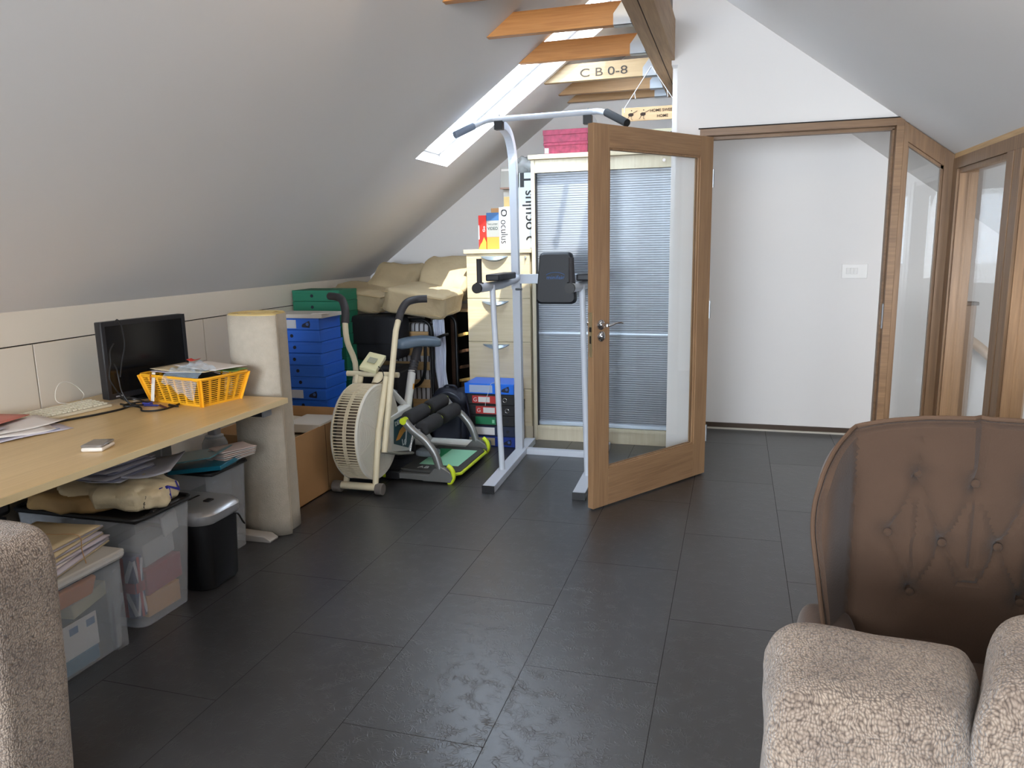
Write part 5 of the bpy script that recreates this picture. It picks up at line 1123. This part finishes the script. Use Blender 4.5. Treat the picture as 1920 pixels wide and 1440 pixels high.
def lf(q):
    k = .5+.5*math.tanh((q.z-.30)*16); return q+Vector((.05*(q.z/.76)+.012,0,0))+q.normalized()*(noise.noise(Vector((q.x*7,q.y*7,q.z*30)))*.008*k+noise.noise(q*6)*.008)
b.superell((-1.955,1.235,.402),(.80,.21,.75),.22,90,60,fn=lf); b.add('back', CH, t)
b = MB(); b.tube(smooth_path([(-1.590,1.142,.04),(-1.585,1.140,.3),(-1.58,1.140,.55),(-1.58,1.150,.70)],6),.0045,8); b.add('side_seam', mat('seam_dark_taupe',(74,60,52),.9), t)
b = MB(); b.box((-1.62,1.17,0),(-1.56,1.24,.05)); b.add('foot', OAKZ, t, bevel=.003)
# armchair
BV = mat('brown_velvet',(76,56,42),.95,sheen=.12,var=.08,vscale=7,bump=.15,bscale=240); PIP = mat('velvet_piping',(88,66,50),.9)
# the chair back outline is given as (height, half width)
t = thing('armchair', 'brown velvet wing armchair with a button tufted back behind the near right sofa', 'armchair', (.485,1.85,0))
AX, AY = .49, 1.72
prof_ = [(.44,.262),(.52,.268),(.60,.280),(.68,.293),(.76,.305),(.84,.317),(.90,.317),(.95,.307),(.99,.287),(1.02,.258),(1.045,.215),(1.062,.155),(1.072,.08),(1.075,0)]
prof_ = [(z-.033,w_) for z,w_ in prof_]
def hwid(z):
    for (z0,w0),(z1,w1) in zip(prof_,prof_[1:]):
        if z <= z1: return w0+(w1-w0)*(z-z0)/(z1-z0)
    return 0
out = smooth_path([(-w_,0,z) for z,w_ in prof_],4); out = out+[Vector((-p.x,0,p.z)) for p in out[::-1][1:]]
cen = Vector((0,0,.71)); nO = len(out)
btn = [(-.105,.915),(0,.905),(.105,.915),(-.155,.78),(-.052,.77),(.052,.77),(.155,.78),(-.105,.65),(0,.65),(.105,.65)]
def depth(x,z):
    ax = abs(x); y = 0
    s_ = max(0,min(1,(ax-.215)/.085)); s_ = s_*s_*(3-2*s_); y -= .13*s_*max(0,min(1,(1.07-z)/.16))
    y += .010*math.exp(-((ax-.228)/.012)**2)
    e = max(0,1-(ax/.228)**2); y -= .030*e if ax < .228 else 0
    if ax < .24:
        for bx_,bz in btn:
            d2 = (x-bx_)**2+(z-bz)**2; y += .02*math.exp(-d2/.0006)
        for gx in (-.105,0,.105):
            if z > .91: y += .012*math.exp(-((x-gx)/.0055)**2)
        for (xa,za) in btn:
            for (xb,zb) in btn:
                if zb < za-.05 and abs(xb-xa) < .07:
                    tt = (za-z)/(za-zb)
                    if 0 < tt < 1: y += .009*math.exp(-((x-(xa+(xb-xa)*tt))/.006)**2)
    return y
b = MB(); RR = [.0,.04]+[i/44 for i in range(3,44)]+[.985,1.0]
rings = []
for r in RR[1:]:
    ring = []
    for p in out:
        q = cen.lerp(p, r); y = AY+depth(q.x,q.z)
        if r > .97: y += .012 if r < 1 else .03
        ring.append(b.bm.verts.new((AX+q.x,y,q.z)))
    rings.append(ring)
for rr,yy_ in ((.975,.05),(.93,.10),(.86,.125),(.5,.13)):
    rings.append([b.bm.verts.new((AX+cen.lerp(p,rr).x, AY+yy_+(depth(p.x,p.z)*(.6 if yy_ < .06 else .25) if rr > .9 and abs(p.x) > .2 else 0), cen.lerp(p,rr).z)) for p in out])
for A,B in zip(rings,rings[1:]):
    for i in range(nO): b._f([A[i],A[(i+1)%nO],B[(i+1)%nO],B[i]])
b._f(rings[0]); b._f(rings[-1][::-1]); ab_ = b.add('back', BV, t)
for p in ab_.data.polygons: p.use_smooth = True
b = MB(); b.tube([Vector((AX+p.x*1.006, AY+depth(p.x,p.z)+.012, p.z+.002*(p.z>1))) for p in out],.0048,8); b.add('piping', PIP, ab_)
for bx_,bz in btn:
    b = MB(); b.superell((AX+bx_,AY+depth(bx_,bz)-.003,bz),(.018,.008,.018),1,14,8); b.add('button', BV, ab_)
for s_ in (-1,1):
    b = MB(); x = AX+s_*.268; b.superell((x,1.60,.42),(.13,.42,.34),.45,44,26); b.add('arm', BV, t)
    b = MB(); b.cyl((x,1.48,0),(x,1.48,.27),.022,.028); b.add('leg', OAKZ, t)
    b = MB(); b.cyl((x,1.80,0),(x,1.80,.27),.022,.028); b.add('leg', OAKZ, t)
b = MB(); b.superell((AX,1.60,.42),(.47,.44,.17),.4,44,26); b.add('seat_cushion', BV, t)
b = MB(); b.box((AX-.30,1.44,.20),(AX+.30,1.84,.36)); b.add('seat_base', BV, t, bevel=.02)
pillow('scatter_cushion',(.715,1.555,.66),(.16,.13,.30),mat('cushion_grey_green',(112,110,100),.9,bump=.2,bscale=160),'grey green scatter cushion on the right side of the brown armchair','cushion',(.0,.12,.1),.5,.008,6)
